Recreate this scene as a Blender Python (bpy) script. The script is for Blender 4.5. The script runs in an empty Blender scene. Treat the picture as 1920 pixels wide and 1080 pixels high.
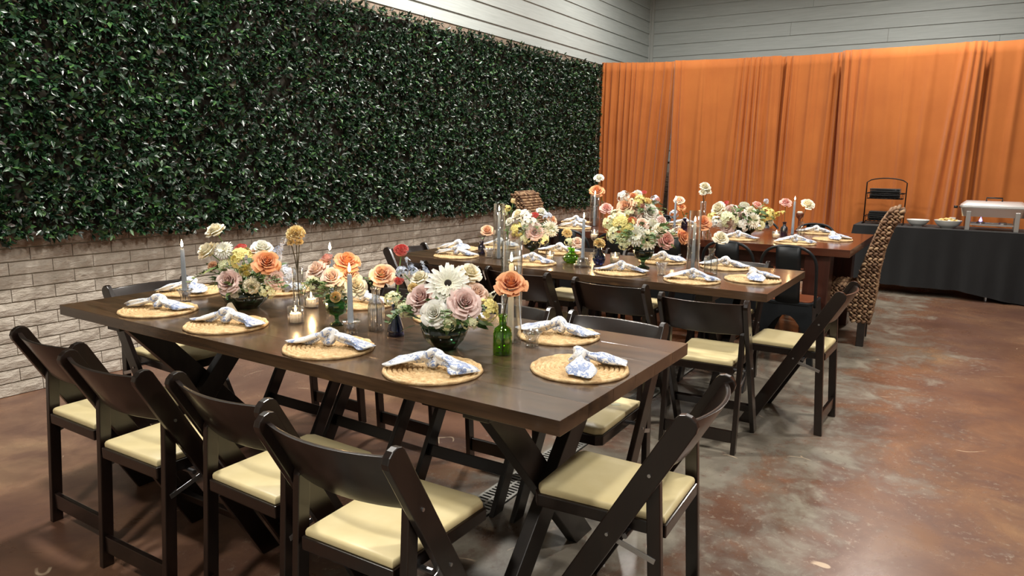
import bpy, bmesh, math, random
import numpy as np
from mathutils import Vector, Matrix, Euler

random.seed(7)
R_ = random.Random(11)
sc = bpy.context.scene
C = sc.collection
PI = math.pi

# ------------------------------------------------------------------ camera
CAMH = 1.3938
FPX = 1345.3254
PITCH, ROLL, YAW = -0.17529207, 0.01438511, 0.56636219
_f = Vector((math.cos(YAW)*math.cos(PITCH), math.sin(YAW)*math.cos(PITCH), math.sin(PITCH)))
_r = Vector((math.sin(YAW), -math.cos(YAW), 0))
_u = _r.cross(_f)
CR = math.cos(ROLL)*_r + math.sin(ROLL)*_u
CU = -math.sin(ROLL)*_r + math.cos(ROLL)*_u
CF = _f
cam_d = bpy.data.cameras.new('camera')
cam_d.sensor_width = 36.0
cam_d.lens = FPX/1920*36
cam_d.clip_start = 0.05
cam = bpy.data.objects.new('camera', cam_d)
C.objects.link(cam)
m3 = Matrix((CR, CU, -CF)).transposed()
cam.matrix_world = Matrix.Translation((0, 0, CAMH)) @ m3.to_4x4()
sc.camera = cam

def px(x, y, z):
    """point of the horizontal plane at height z seen at pixel (x, y)"""
    d = CR*((x-960)/FPX) - CU*((y-540)/FPX) + CF
    t = (z-CAMH)/d.z
    return Vector((d.x*t, d.y*t, z))

# ------------------------------------------------------------------ world, exposure
w = bpy.data.worlds.new('world'); sc.world = w
w.use_nodes = True
w.node_tree.nodes['Background'].inputs[0].default_value = (0.9, 0.95, 1, 1)
w.node_tree.nodes['Background'].inputs[1].default_value = 0.05
sc.view_settings.view_transform = 'Standard'
sc.view_settings.look = 'None'
sc.view_settings.gamma = 1.0
sc.view_settings.use_curve_mapping = False
sc.view_settings.exposure = 0.12
sc.cycles.transparent_max_bounces = 40
# ceiling lamps: (x, y, watts)
LAMPS = [(2.2, 3.1, 105), (1.7, -1.5, 85), (5.4, 3.2, 105), (5.0, -0.8, 105), (8.9, 0.6, 72), (8.6, 3.3, 45), (-1.2, 0.8, 90)]
CEIL = 4.3
LAMPCOL = (1.0, 0.96, 0.89)

# ------------------------------------------------------------------ helpers
def srgb(r, g, b):
    def c(v):
        v /= 255.0
        return v/12.92 if v <= .04045 else ((v+.055)/1.055)**2.4
    return (c(r), c(g), c(b), 1)

MATS = {}
class NT:
    def __init__(s, name):
        m = bpy.data.materials.new(name); m.use_nodes = True
        s.m = m; s.t = m.node_tree; s.b = s.t.nodes['Principled BSDF']; MATS[name] = m
    def n(s, typ, **kw):
        nd = s.t.nodes.new(typ)
        for k, v in kw.items():
            if k.startswith('i_'):
                key = k[2:].replace('_', ' ')
                nd.inputs[int(key) if key.isdigit() else key].default_value = v
            else: setattr(nd, k, v)
        return nd
    def l(s, a, b): s.t.links.new(a, b)
    def set(s, **kw):
        for k, v in kw.items(): s.b.inputs[k.replace('_', ' ')].default_value = v
        return s
    def coord(s, scale=(1, 1, 1), kind='Object', rot=(0, 0, 0)):
        tc = s.n('ShaderNodeTexCoord'); mp = s.n('ShaderNodeMapping')
        mp.inputs['Scale'].default_value = scale; mp.inputs['Rotation'].default_value = rot
        s.l(tc.outputs[kind], mp.inputs[0]); return mp.outputs[0]
    def noise(s, vec, scale, detail=4, rough=.55, dist=0):
        nd = s.n('ShaderNodeTexNoise')
        nd.inputs['Scale'].default_value = scale; nd.inputs['Detail'].default_value = detail
        nd.inputs['Roughness'].default_value = rough; nd.inputs['Distortion'].default_value = dist
        if vec is not None: s.l(vec, nd.inputs['Vector'])
        return nd.outputs['Fac']
    def ramp(s, fac, stops, interp='LINEAR'):
        r = s.n('ShaderNodeValToRGB'); cr = r.color_ramp; cr.interpolation = interp
        while len(cr.elements) < len(stops): cr.elements.new(.5)
        for e, (p, c) in zip(cr.elements, stops):
            e.position = p; e.color = c if len(c) == 4 else (*c, 1)
        s.l(fac, r.inputs[0]); return r.outputs[0]
    def mix(s, fac, a, b, mode='MIX'):
        x = s.n('ShaderNodeMix', data_type='RGBA', blend_type=mode)
        for sock, v in ((0, fac), (6, a), (7, b)):
            if hasattr(v, 'links'): s.l(v, x.inputs[sock])
            else: x.inputs[sock].default_value = v
        return x.outputs[2]
    def math(s, op, a, b=0.0, clamp=False):
        x = s.n('ShaderNodeMath', operation=op, use_clamp=clamp)
        for i, v in ((0, a), (1, b)):
            if hasattr(v, 'links'): s.l(v, x.inputs[i])
            else: x.inputs[i].default_value = v
        return x.outputs[0]
    def bump(s, h, strength=.3, dist=.01):
        b = s.n('ShaderNodeBump'); b.inputs['Strength'].default_value = strength; b.inputs['Distance'].default_value = dist
        s.l(h, b.inputs['Height']); s.l(b.outputs[0], s.b.inputs['Normal'])
    def col(s, c): s.l(c, s.b.inputs['Base Color'])

def plain(name, col, rough=.5, metal=0, **kw):
    t = NT(name); t.set(Base_Color=col, Roughness=rough, Metallic=metal, **kw); return t.m

class MB:
    """collects simple shapes into one mesh"""
    def __init__(s): s.v = []; s.f = []
    def add(s, vs, fs):
        o = len(s.v); s.v += [tuple(v) for v in vs]; s.f += [tuple(i+o for i in f) for f in fs]; return s
    def box(s, x0, x1, y0, y1, z0, z1, M=None):
        vs = [Vector(p) for p in ((x0,y0,z0),(x1,y0,z0),(x1,y1,z0),(x0,y1,z0),(x0,y0,z1),(x1,y0,z1),(x1,y1,z1),(x0,y1,z1))]
        if M is not None: vs = [M @ v for v in vs]
        return s.add(vs, [(3,2,1,0),(4,5,6,7),(0,1,5,4),(1,2,6,5),(2,3,7,6),(3,0,4,7)])
    def bar(s, a, b, wx, wy, up=(0, 1, 0)):
        """rectangular beam from a to b; wx across 'up', wy along 'up'"""
        a, b = Vector(a), Vector(b); d = (b-a).normalized(); u = Vector(up); u = (u-d*u.dot(d)).normalized(); r = d.cross(u)
        vs = []
        for p in (a, b):
            for i, j in ((-1,-1),(1,-1),(1,1),(-1,1)): vs.append(p+r*(wx/2*i)+u*(wy/2*j))
        return s.add(vs, [(3,2,1,0),(4,5,6,7),(0,1,5,4),(1,2,6,5),(2,3,7,6),(3,0,4,7)])
    def tube(s, pts, rad, n=8, closed=False):
        pts = [Vector(p) for p in pts]; k = len(pts)
        rs = rad if isinstance(rad, (list, tuple)) else [rad]*k
        o = len(s.v); ref = Vector((.123, .31, .94))
        prev = None
        for i, p in enumerate(pts):
            if closed: d = pts[(i+1) % k]-pts[i-1]
            else: d = pts[min(i+1, k-1)]-pts[max(i-1, 0)]
            d.normalize()
            if prev is None: u = (ref-d*ref.dot(d)).normalized()
            else:
                u = prev-d*prev.dot(d)
                u = u.normalized() if u.length > 1e-6 else (ref-d*ref.dot(d)).normalized()
            prev = u; r = d.cross(u)
            for j in range(n):
                a = 2*PI*j/n; s.v.append(tuple(p+(u*math.cos(a)+r*math.sin(a))*rs[i]))
        for i in range(k if closed else k-1):
            i2 = (i+1) % k
            for j in range(n):
                j2 = (j+1) % n; s.f.append((o+i*n+j, o+i*n+j2, o+i2*n+j2, o+i2*n+j))
        if not closed:
            s.f.append(tuple(o+j for j in range(n-1, -1, -1))); s.f.append(tuple(o+(k-1)*n+j for j in range(n)))
        return s
    def lathe(s, prof, n=24, c=(0, 0, 0), flute=0.0, nf=0, closed=False):
        """prof: (r, z) list; closed joins last to first (walls with thickness)"""
        o = len(s.v); k = len(prof)
        for r, z in prof:
            for j in range(n):
                a = 2*PI*j/n
                rr = r*(1+flute*math.cos(nf*a)) if nf else r
                s.v.append((c[0]+rr*math.cos(a), c[1]+rr*math.sin(a), c[2]+z))
        for i in range(k if closed else k-1):
            i2 = (i+1) % k
            for j in range(n):
                j2 = (j+1) % n; s.f.append((o+i*n+j, o+i*n+j2, o+i2*n+j2, o+i2*n+j))
        if not closed:
            if prof[0][0] > 1e-5: s.f.append(tuple(o+j for j in range(n-1, -1, -1)))
            if prof[-1][0] > 1e-5: s.f.append(tuple(o+(k-1)*n+j for j in range(n)))
        return s
    def prism(s, poly, y0, y1, axis='y'):
        """polygon in (x,z) pushed along y (axis y), or (x,y) along z (axis z)"""
        n = len(poly); vs = []
        for q in (y0, y1):
            for a, b in poly: vs.append((a, q, b) if axis == 'y' else ((a, b, q) if axis == 'z' else (q, a, b)))
        fs = [tuple(range(n-1, -1, -1)), tuple(range(n, 2*n))] + [(i, (i+1) % n, n+(i+1) % n, n+i) for i in range(n)]
        return s.add(vs, fs)
    def grid(s, fn, nu, nv, wrap=False):
        o = len(s.v)
        for i in range(nu+1):
            for j in range(nv+1): s.v.append(tuple(fn(i/nu, j/nv)))
        for i in range(nu):
            for j in range(nv):
                a = o+i*(nv+1)+j; s.f.append((a, a+nv+1, a+nv+2, a+1))
        return s
    def xf(s, M): s.v = [tuple(M @ Vector(v)) for v in s.v]; return s
    def mesh(s, name, smooth=False, fix=True, bevel=0, seg=2):
        me = bpy.data.meshes.new(name); me.from_pydata(s.v, [], s.f)
        if fix or bevel:
            bm = bmesh.new(); bm.from_mesh(me)
            if fix:
                bmesh.ops.remove_doubles(bm, verts=bm.verts, dist=1e-5)
                bmesh.ops.recalc_face_normals(bm, faces=bm.faces)
            if bevel:
                es = [e for e in bm.edges if len(e.link_faces) == 2 and e.calc_face_angle(0) > .6]
                bmesh.ops.bevel(bm, geom=es, offset=bevel, segments=seg, affect='EDGES', profile=.6, clamp_overlap=True)
            bm.to_mesh(me); bm.free()
        if smooth:
            me.shade_smooth()
            if smooth != 'all':
                me.set_sharp_from_angle(angle=.7)
        return me
    def build(s, name, mat, parent=None, smooth=False, bevel=0, fix=True, seg=2, sub=0):
        me = s.mesh(name, smooth, fix, bevel, seg)
        o = obj(name, me, mat, parent)
        if sub:
            md = o.modifiers.new('subdivision', 'SUBSURF'); md.levels = sub; md.render_levels = sub
        return o

def M(x):
    return MATS[x] if isinstance(x, str) else x
def obj(name, me, mat=None, parent=None, loc=(0, 0, 0), rot=(0, 0, 0), scale=(1, 1, 1)):
    """links a mesh; material sits on the object so alike pieces can share the mesh"""
    o = bpy.data.objects.new(name, me); C.objects.link(o)
    if mat is not None:
        if not me.materials: me.materials.append(M(mat))
        o.material_slots[0].link = 'OBJECT'; o.material_slots[0].material = M(mat)
    o.parent = parent; o.location = loc; o.rotation_euler = rot; o.scale = scale
    return o
def tag(o, label=None, cat=None, group=None, kind=None):
    if label: o['label'] = label
    if cat: o['category'] = cat
    if group: o['group'] = group
    if kind: o['kind'] = kind
    return o
def thing(name, label, cat, loc=(0, 0, 0), rz=0, group=None):
    o = bpy.data.objects.new(name, None); o.empty_display_size = .1; C.objects.link(o)
    o.location = loc; o.rotation_euler = (0, 0, rz)
    return tag(o, label, cat, group)
def dup(root, loc, rz, label=None, group=None):
    def cp(o, par):
        c = o.copy(); C.objects.link(c); c.parent = par
        for ch in list(KIDS.get(o.name, o.children)): cp(ch, c)
        return c
    KIDS = {}
    r = cp(root, None); r.location = loc; r.rotation_euler = (0, 0, rz)
    if label: r['label'] = label
    if group: r['group'] = group
    return r

# ------------------------------------------------------------------ materials
def mat_floor():
    t = NT('stained_concrete'); co = t.coord(kind='Object')
    sep = t.n('ShaderNodeSeparateXYZ'); t.l(co, sep.inputs[0])
    n1 = t.noise(co, .9, 6, .6, .6); n2 = t.noise(co, 3.5, 8, .65, .4); n3 = t.noise(co, 30, 7, .75)
    red = t.ramp(n1, [(.28, srgb(90, 63, 52)), (.45, srgb(120, 87, 68)), (.6, srgb(138, 104, 80)), (.75, srgb(158, 128, 96))])
    red = t.mix(t.ramp(n2, [(.35, (0, 0, 0)), (.62, (.8, .8, .8))]), red, srgb(94, 66, 56))
    gray = t.ramp(n2, [(.3, srgb(98, 90, 80)), (.5, srgb(124, 116, 104)), (.7, srgb(152, 144, 128))])
    # worn strip where chairs scrape: y about 0.3 .. 1.7
    a = t.math('SUBTRACT', sep.outputs[1], 1.05)
    a = t.math('ABSOLUTE', a)
    a = t.math('SUBTRACT', .90, a)                      # + inside strip
    a = t.math('ADD', a, t.math('MULTIPLY', t.math('SUBTRACT', n1, .5), 2.4))
    a = t.math('ADD', a, t.math('MULTIPLY', t.math('SUBTRACT', n2, .5), 2.0))
    msk = t.ramp(t.math('ADD', t.math('MULTIPLY', a, .55), .30), [(.38, (0, 0, 0)), (.62, (1, 1, 1))])
    c = t.mix(msk, red, gray)
    # flaked speckle along the edges of the worn strip
    edge = t.ramp(t.math('ADD', t.math('MULTIPLY', a, .5), .35), [(.2, (0, 0, 0)), (.42, (1, 1, 1)), (.7, (.2, .2, .2))])
    sp = t.ramp(n3, [(.56, (0, 0, 0)), (.6, (1, 1, 1))])
    fl = t.math('MULTIPLY', edge, sp)
    c = t.mix(t.math('MULTIPLY', fl, .4), c, srgb(176, 166, 148))
    fl2 = t.ramp(t.noise(co, 14, 8, .75), [(.56, (0, 0, 0)), (.62, (1, 1, 1))])
    c = t.mix(t.math('MULTIPLY', t.math('MULTIPLY', fl2, msk), .55), c, srgb(104, 72, 60))
    # fine light scratches
    v = t.n('ShaderNodeTexVoronoi', feature='DISTANCE_TO_EDGE'); v.inputs['Scale'].default_value = 1.3
    wv = t.n('ShaderNodeVectorMath', operation='ADD'); nz = t.n('ShaderNodeTexNoise'); nz.inputs['Scale'].default_value = 2.2
    t.l(co, nz.inputs['Vector']); t.l(co, wv.inputs[0]); t.l(nz.outputs['Color'], wv.inputs[1]); t.l(wv.outputs[0], v.inputs['Vector'])
    sc1 = t.ramp(v.outputs['Distance'], [(.0, (1, 1, 1)), (.004, (1, 1, 1)), (.008, (0, 0, 0))])
    scm = t.math('MULTIPLY', sc1, t.ramp(t.noise(co, 5, 3), [(.6, (0, 0, 0)), (.66, (1, 1, 1))]))
    c = t.mix(t.math('MULTIPLY', scm, .7), c, srgb(215, 190, 160))
    t.col(c)
    t.l(t.ramp(n2, [(.3, (.22, .22, .22)), (.7, (.42, .42, .42))]), t.b.inputs['Roughness'])
    t.bump(t.math('ADD', t.math('MULTIPLY', n2, .6), t.math('MULTIPLY', n3, .25)), .12, .006)
mat_floor()

def mat_brick():
    t = NT('painted_brick'); co = t.coord(kind='Object')
    geo = t.n('ShaderNodeNewGeometry')
    oi = t.n('ShaderNodeObjectInfo')
    wpos = geo.outputs['Position']
    n1 = t.noise(wpos, 9, 6, .6); n2 = t.noise(wpos, 38, 5, .6)
    mp = t.n('ShaderNodeMapping'); mp.inputs['Scale'].default_value = (16, 16, 55); t.l(wpos, mp.inputs[0])
    n3 = t.noise(mp.outputs[0], 1, 4, .6, .6)
    c = t.ramp(n1, [(.3, srgb(186, 175, 160)), (.55, srgb(206, 196, 182)), (.75, srgb(220, 211, 197))])
    c = t.mix(t.ramp(n2, [(.58, (0, 0, 0)), (.72, (.5, .5, .5))]), c, srgb(160, 146, 130))
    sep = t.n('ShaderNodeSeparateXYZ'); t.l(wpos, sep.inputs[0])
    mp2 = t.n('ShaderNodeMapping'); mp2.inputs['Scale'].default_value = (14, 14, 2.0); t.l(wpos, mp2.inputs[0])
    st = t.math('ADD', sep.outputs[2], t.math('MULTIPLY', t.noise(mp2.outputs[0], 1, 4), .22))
    c = t.mix(t.ramp(st, [(.86, (0, 0, 0)), (.98, (.75, .75, .75)), (1.0, (.75, .75, .75))]), c, srgb(126, 100, 80))  # browner band below the hedge: stain drips plus hedge shade put in the colour
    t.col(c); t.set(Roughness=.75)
    t.bump(t.math('ADD', t.math('MULTIPLY', n3, 1.0), t.math('MULTIPLY', n2, .4)), .8, .012)
mat_brick()

def mat_siding():
    t = NT('painted_siding'); co = t.coord((1, 1, 1))
    geo = t.n('ShaderNodeNewGeometry')
    mp = t.n('ShaderNodeMapping'); mp.inputs['Scale'].default_value = (3, 3, 60); t.l(geo.outputs['Position'], mp.inputs[0])
    n = t.noise(mp.outputs[0], 1, 5, .6, .3)
    t.col(t.ramp(n, [(.3, srgb(180, 187, 184)), (.7, srgb(196, 202, 199))]))
    t.set(Roughness=.55); t.bump(n, .25, .004)
mat_siding()
plain('corner_paint', srgb(190, 194, 190), .55)
plain('ceiling_paint', srgb(185, 185, 180), .8)
plain('mortar', srgb(182, 171, 156), .85)

def mat_wood(name, dark, light, rough=.28, scale=1.0, along='y', coat=.3, streak=None):
    t = NT(name)
    sc_ = {'x': (1.2, 14, 14), 'y': (14, 1.2, 14), 'z': (14, 14, 1.2)}[along]
    co = t.coord(tuple(v*scale for v in sc_))
    oi = t.n('ShaderNodeObjectInfo')
    ad = t.n('ShaderNodeVectorMath', operation='ADD'); t.l(co, ad.inputs[0])
    sh = t.n('ShaderNodeVectorMath', operation='SCALE'); sh.inputs[0].default_value = (31, 17, 23); t.l(oi.outputs['Random'], sh.inputs['Scale'])
    t.l(sh.outputs[0], ad.inputs[1])
    n = t.noise(ad.outputs[0], 1.0, 6, .6, 1.2)
    n2 = t.noise(ad.outputs[0], 4.0, 3, .5, .4)
    c = t.ramp(t.math('ADD', t.math('MULTIPLY', n, .75), t.math('MULTIPLY', n2, .25)), [(.3, dark), (.68, light)])
    if streak:
        mp = t.coord((1.6, 1.0, 1.6))
        k = t.noise(mp, 2.3, 5, .6, .9)
        c = t.mix(t.ramp(k, [(.66, (0, 0, 0)), (.74, (.7, .7, .7))]), c, streak)
    t.col(c); t.set(Roughness=rough, Coat_Weight=coat, Coat_Roughness=.12)
    t.bump(n, .08, .003)
mat_wood('table_dark', srgb(42, 30, 21), srgb(98, 73, 51), .27, 1, 'y', .4, srgb(140, 104, 66))
mat_wood('table_leg_dark', srgb(24, 20, 18), srgb(44, 37, 32), .4, 1, 'z', .1)
mat_wood('table_red', srgb(62, 30, 20), srgb(104, 56, 36), .24, 1, 'y', .5)
mat_wood('table_red_leg', srgb(52, 26, 20), srgb(80, 42, 30), .35, 1, 'z', .3)
mat_wood('chair_wood', srgb(19, 12, 9), srgb(33, 20, 14), .30, 1.5, 'z', .3)
def mat_pad():
    t = NT('cream_vinyl'); n = t.noise(t.coord(), 9, 3)
    t.col(t.ramp(n, [(.3, srgb(226, 208, 156)), (.7, srgb(238, 222, 174))])); t.set(Roughness=.42, Specular_IOR_Level=.4)
    t.bump(t.noise(t.coord(), 220, 2), .08, .001)
mat_pad()
plain('steel', (.55, .55, .56, 1), .28, 1)
plain('dark_bolt', (.25, .25, .26, 1), .35, 1)
plain('grate_metal', srgb(150, 148, 142), .5, .6)
plain('black_void', srgb(16, 15, 14), .9)
def emit(name, col, s):
    t = NT(name); t.set(Base_Color=(.8, .8, .8, 1), Emission_Color=(*col[:3], 1), Emission_Strength=s); return t.m
emit('lamp_glass', LAMPCOL, 6)
plain('lamp_housing', srgb(210, 210, 208), .4)

# ------------------------------------------------------------------ the room
YW, XB = 4.62, 11.26
XF, YR = -3.2, -6.0
fl = MB().box(XF, XB+.1, YR, YW+.1, -.12, 0).build('floor', 'stained_concrete'); tag(fl, kind='structure')
ce = MB().box(XF, XB+.1, YR, YW+.1, CEIL, CEIL+.1).build('ceiling', 'ceiling_paint'); tag(ce, kind='structure')
wl = MB().box(XF, XB+.1, YW, YW+.15, 0, CEIL).build('wall_left', 'mortar'); tag(wl, kind='structure')
wb = MB().box(XB, XB+.15, YR, YW, 0, CEIL).build('wall_back', 'mortar'); tag(wb, kind='structure')
wr = MB().box(XF, XB+.1, YR-.15, YR, 0, CEIL).build('wall_right', 'painted_siding'); tag(wr, kind='structure')
wf = MB().box(XF-.15, XF, YR, YW, 0, CEIL).build('wall_front', 'painted_siding'); tag(wf, kind='structure')

# bricks: length along local x, face towards local -y
BL, BH = .2365, .0782
def brick_mesh(seed, nx=5, nz=2):
    r = random.Random(seed); b = MB()
    L, Hh, D = BL-.0045, BH-.008, .016
    def fn(u, v):
        e = (u in (0, 1)) or (v in (0, 1))
        return ((u-.5)*L, -D+(.003 if e else r.uniform(-.005, .003)), (v-.5)*Hh)
    b.grid(fn, nx, nz)
    n = nz+1
    for i in range(nx):            # top and bottom returns
        for j, s in ((0, 0), (nz, 1)):
            a = b.v[i*n+j]; c = b.v[(i+1)*n+j]
            b.add([a, c, (c[0], 0, c[2]), (a[0], 0, a[2])], [(0, 1, 2, 3)])
    for i in (0, nx):
        a = b.v[i*n]; c = b.v[i*n+nz]
        b.add([a, c, (c[0], 0, c[2]), (a[0], 0, a[2])], [(0, 1, 2, 3)])
    return b
BV = [brick_mesh(k) for k in range(8)]
BM_ = [b.mesh('brick') for b in BV]
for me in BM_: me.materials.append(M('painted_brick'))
rest = MB(); cells = []
def hedge_bottom(x): return .925-.021*(x-1.85)
for row in range(35):
    z = BH*(row+.5)
    for i in range(-12, 60):
        x = 1.876+BL*(i+.5)+(BL/2 if row % 2 else 0)+.118
        if not (XF+.2 < x < XB-.12): continue
        vis = z < .96 or x > 9.15 or z > 2.62
        if not vis: continue
        cells.append((x, z))
near = sorted([c for c in cells if c[0] > 1.55 and c[1] < .96], key=lambda c: c[0])[:298]
ns = set(near)
for k, (x, z) in enumerate(cells):
    if (x, z) in ns:
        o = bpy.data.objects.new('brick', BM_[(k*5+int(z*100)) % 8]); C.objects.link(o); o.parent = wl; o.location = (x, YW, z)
    else:
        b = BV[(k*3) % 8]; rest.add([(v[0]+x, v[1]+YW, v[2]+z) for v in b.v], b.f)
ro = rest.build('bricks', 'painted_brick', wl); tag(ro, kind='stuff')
# bricks low on the back wall
rest = MB(); bb = brick_mesh(3, 2, 1)
for row in range(16):
    for i in range(int(10.5/BL)):
        y = YW-.1-BL*(i+.5)-(BL/2 if row % 2 else 0); z = BH*(row+.5)
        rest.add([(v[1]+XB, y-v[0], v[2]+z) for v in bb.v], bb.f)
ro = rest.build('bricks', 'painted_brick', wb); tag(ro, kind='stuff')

# lap siding boards
SP = .181
def board_len(x0, x1, z):
    return MB().prism([(0, 0), (.024, 0), (.008, SP+.012), (0, SP+.012)], 0, x1-x0, 'y')
zs = [2.862+SP*i for i in range(-1, 8)]
for z in zs:
    lo = max(z, 2.745)
    for k, (x0, x1) in enumerate(((XF+.02, 3.3+.6*math.sin(z*40)), (3.3+.6*math.sin(z*40)+.003, XB-.06))):
        b = MB(); top = min(z+SP+.012, CEIL-.002)
        fr = (lo-z)/(SP+.012)
        b.prism([(YW, lo), (YW-.026+.017*fr, lo), (YW-.009, top), (YW, top)], x0, x1, 'x')
        b.build('plank', 'painted_siding', wl)
for i in range(-9, 8):
    z = 3.047-.181*0+SP*i
    if z > CEIL-.05: break
    top = min(z+SP+.012, CEIL-.002)
    yb = 1.2+1.7*math.sin(i*2.3)
    for y0, y1 in ((YR+.02, yb-.0015), (yb+.0015, YW-.075)):
        b = MB(); b.prism([(XB, z), (XB-.026, z), (XB-.009, top), (XB, top)], y0, y1, 'y')
        b.build('plank', 'painted_siding', wb)
tr = MB().box(XB-.045, XB-.001, YW-.075, YW-.003, 2.75, CEIL).box(XB-.075, XB-.046, YW-.035, YW-.003, 2.75, CEIL).build('trim_1', 'corner_paint', bevel=.002)
tag(tr, kind='structure')

# ceiling lamps
def ceiling_lamp(x, y, watts, where):
    t = thing('ceiling_light', 'round white ceiling downlight '+where, 'ceiling light', (x, y, CEIL-.10), 0, 'ceiling downlights')
    MB().lathe([(.0, .099), (.22, .099), (.23, .09), (.23, .012), (.215, 0), (.2, 0), (.2, .03), (.0, .03)], 32).build('housing', 'lamp_housing', t, smooth=True)
    MB().lathe([(0, .012), (.199, .012), (.199, .020), (0, .020)], 32).build('diffuser', 'lamp_glass', t)
    ld = bpy.data.lights.new('lamp', 'AREA'); ld.shape = 'DISK'; ld.size = .38; ld.energy = watts; ld.color = LAMPCOL; ld.spread = PI*.95
    lo = bpy.data.objects.new('lamp', ld); C.objects.link(lo); lo.parent = t; lo.location = (0, 0, .005)
WH = ['over the dark table farthest from the orange curtain', 'over the open floor beside that table', 'over the middle table', 'over the open floor beside the middle table',
      'above the black draped buffet', 'above the green hedge end by the curtain', 'behind the nearest row of chairs']
for (x, y, wt), s in zip(LAMPS, WH): ceiling_lamp(x, y, wt, s)

# floor drain channel with slotted grates, running under the tables
dr = thing('floor_drain', 'grey slotted metal drain channel let into the concrete floor', 'drain', (0, 1.56, 0))
MB().box(-1.2, 8.2, -.065, .065, .0005, .0015).build('channel', 'black_void', dr)
gm = MB()
for k in range(22):
    xx = -.2385+k*.0227
    gm.box(xx-.0055, xx+.0055, -.052, -.004, .0015, .006); gm.box(xx-.0055, xx+.0055, .004, .052, .0015, .006)
gm.box(-.248, .248, -.062, -.050, .0015, .0065).box(-.248, .248, .050, .062, .0015, .0065).box(-.248, .248, -.006, .006, .0015, .0065)
gme = gm.mesh('grate', fix=False)
for k in range(18):
    obj('grate', gme, 'grate_metal', dr, (-.9+k*.5, 0, 0))

# ------------------------------------------------------------------ green hedge wall
def mat_leaf():
    t = NT('hedge_leaf'); g = t.n('ShaderNodeNewGeometry'); r = g.outputs['Random Per Island']
    c = t.ramp(r, [(0, srgb(17, 34, 23)), (.35, srgb(23, 48, 30)), (.62, srgb(31, 62, 36)), (.8, srgb(48, 84, 46)), (.88, srgb(82, 122, 64)), (.93, srgb(62, 46, 34)), (1, srgb(48, 36, 28))])
    t.col(c); t.set(Roughness=.33, Specular_IOR_Level=.7)
mat_leaf()
def mat_back():
    t = NT('hedge_backing'); n = t.noise(t.coord(), 30, 4)
    t.col(t.ramp(n, [(.35, srgb(24, 26, 18)), (.55, srgb(46, 38, 28)), (.7, srgb(30, 40, 24))])); t.set(Roughness=.9)
mat_back()
HX0, HX1 = .3, 9.32
hg = thing('hedge_panel', 'dark green artificial boxwood hedge panel covering the painted brick wall', 'hedge', (0, YW-.02, 0))
def hedge_top(x): return 2.675+.006*(x-4)
bk = MB(); nb = 40
for i in range(nb):
    xa, xb2 = HX0+.03+(HX1-HX0-.06)*i/nb, HX0+.03+(HX1-HX0-.06)*(i+1)/nb
    y0, y1 = -.045, -.001
    za, zb, zc, zd = hedge_bottom(xa)+.03, hedge_bottom(xb2)+.03, hedge_top(xb2)-.04, hedge_top(xa)-.04
    bk.add([(xa,y0,za),(xb2,y0,zb),(xb2,y0,zc),(xa,y0,zd),(xa,y1,za),(xb2,y1,zb),(xb2,y1,zc),(xa,y1,zd)], [(0,1,2,3),(7,6,5,4),(4,5,1,0),(3,2,6,7)]+([(4,0,3,7)] if i == 0 else [])+([(1,5,6,2)] if i == nb-1 else []))
bk.build('backing', 'hedge_backing', hg)
rg = np.random.default_rng(5)
def leaf_batch(cen, n_each, rg, size=(.034, .056)):
    """leaves radiating from cluster centres; outward is -y. returns verts, faces"""
    N = len(cen)*n_each
    c = np.repeat(cen, n_each, 0)
    ang = rg.uniform(0, 2*PI, N); tilt = rg.uniform(.35, 1.35, N)
    d = np.stack([np.sin(tilt)*np.cos(ang), -np.cos(tilt), np.sin(tilt)*np.sin(ang)-.05], 1)
    d /= np.linalg.norm(d, axis=1, keepdims=True)
    up = np.stack([rg.normal(0, .35, N), -np.ones(N)*.9, .55+rg.normal(0, .35, N)], 1)
    s = np.cross(d, up); s /= np.linalg.norm(s, axis=1, keepdims=True)+1e-9
    nn = np.cross(s, d)
    L = rg.uniform(*size, N)[:, None]; W = L*rg.uniform(.2, .27, N)[:, None]
    b = c+d*.004
    v = np.stack([b, b+d*L*.45+s*W+nn*L*.05, b+d*L*.42-nn*L*.03, b+d*L*.45-s*W+nn*L*.05, b+d*L-nn*L*.10], 1)
    base = np.arange(N)[:, None]*5
    f = np.concatenate([base+[0, 2, 1], base+[0, 3, 2], base+[2, 4, 1], base+[2, 3, 4]], 0)
    return v.reshape(-1, 3), f
def np_mesh(name, v, f):
    me = bpy.data.meshes.new(name); me.vertices.add(len(v)); me.vertices.foreach_set('co', np.ascontiguousarray(v, dtype=np.float32).ravel())
    k = f.shape[1]; me.loops.add(f.size); me.loops.foreach_set('vertex_index', np.ascontiguousarray(f, dtype=np.int32).ravel())
    me.polygons.add(len(f)); me.polygons.foreach_set('loop_start', np.arange(0, f.size, k, dtype=np.int32))
    me.update(calc_edges=True); me.validate(); return me
NC = 15500
cx = rg.uniform(HX0, HX1, NC); tt = rg.uniform(0, 1, NC)
wob = .02*np.sin(cx*23)+.012*np.sin(cx*61)
zb = hedge_bottom(cx)+wob; zt = hedge_top(cx)+.6*wob
cen = np.stack([cx, -.045-rg.beta(1.6, 1.6, NC)*.055, zb+(zt-zb)*tt], 1)
v, f = leaf_batch(cen, 5, rg)
fo = obj('foliage', np_mesh('foliage', v, f), 'hedge_leaf', hg); tag(fo, kind='stuff')
SPR = []
for k in range(6):
    v, f = leaf_batch(np.zeros((1, 3)), 6, rg, (.042, .058)); SPR.append(np_mesh('leaf_sprig', v, f))
for k in range(290):
    x = 1.55+1.9*R_.random(); z = hedge_bottom(x)+(2.6-hedge_bottom(x))*R_.random()
    obj('leaf_sprig', SPR[k % 6], 'hedge_leaf', hg, (x, -.095-.02*R_.random(), z), (0, R_.uniform(0, 6.28), 0), (1.05,)*3)

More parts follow.
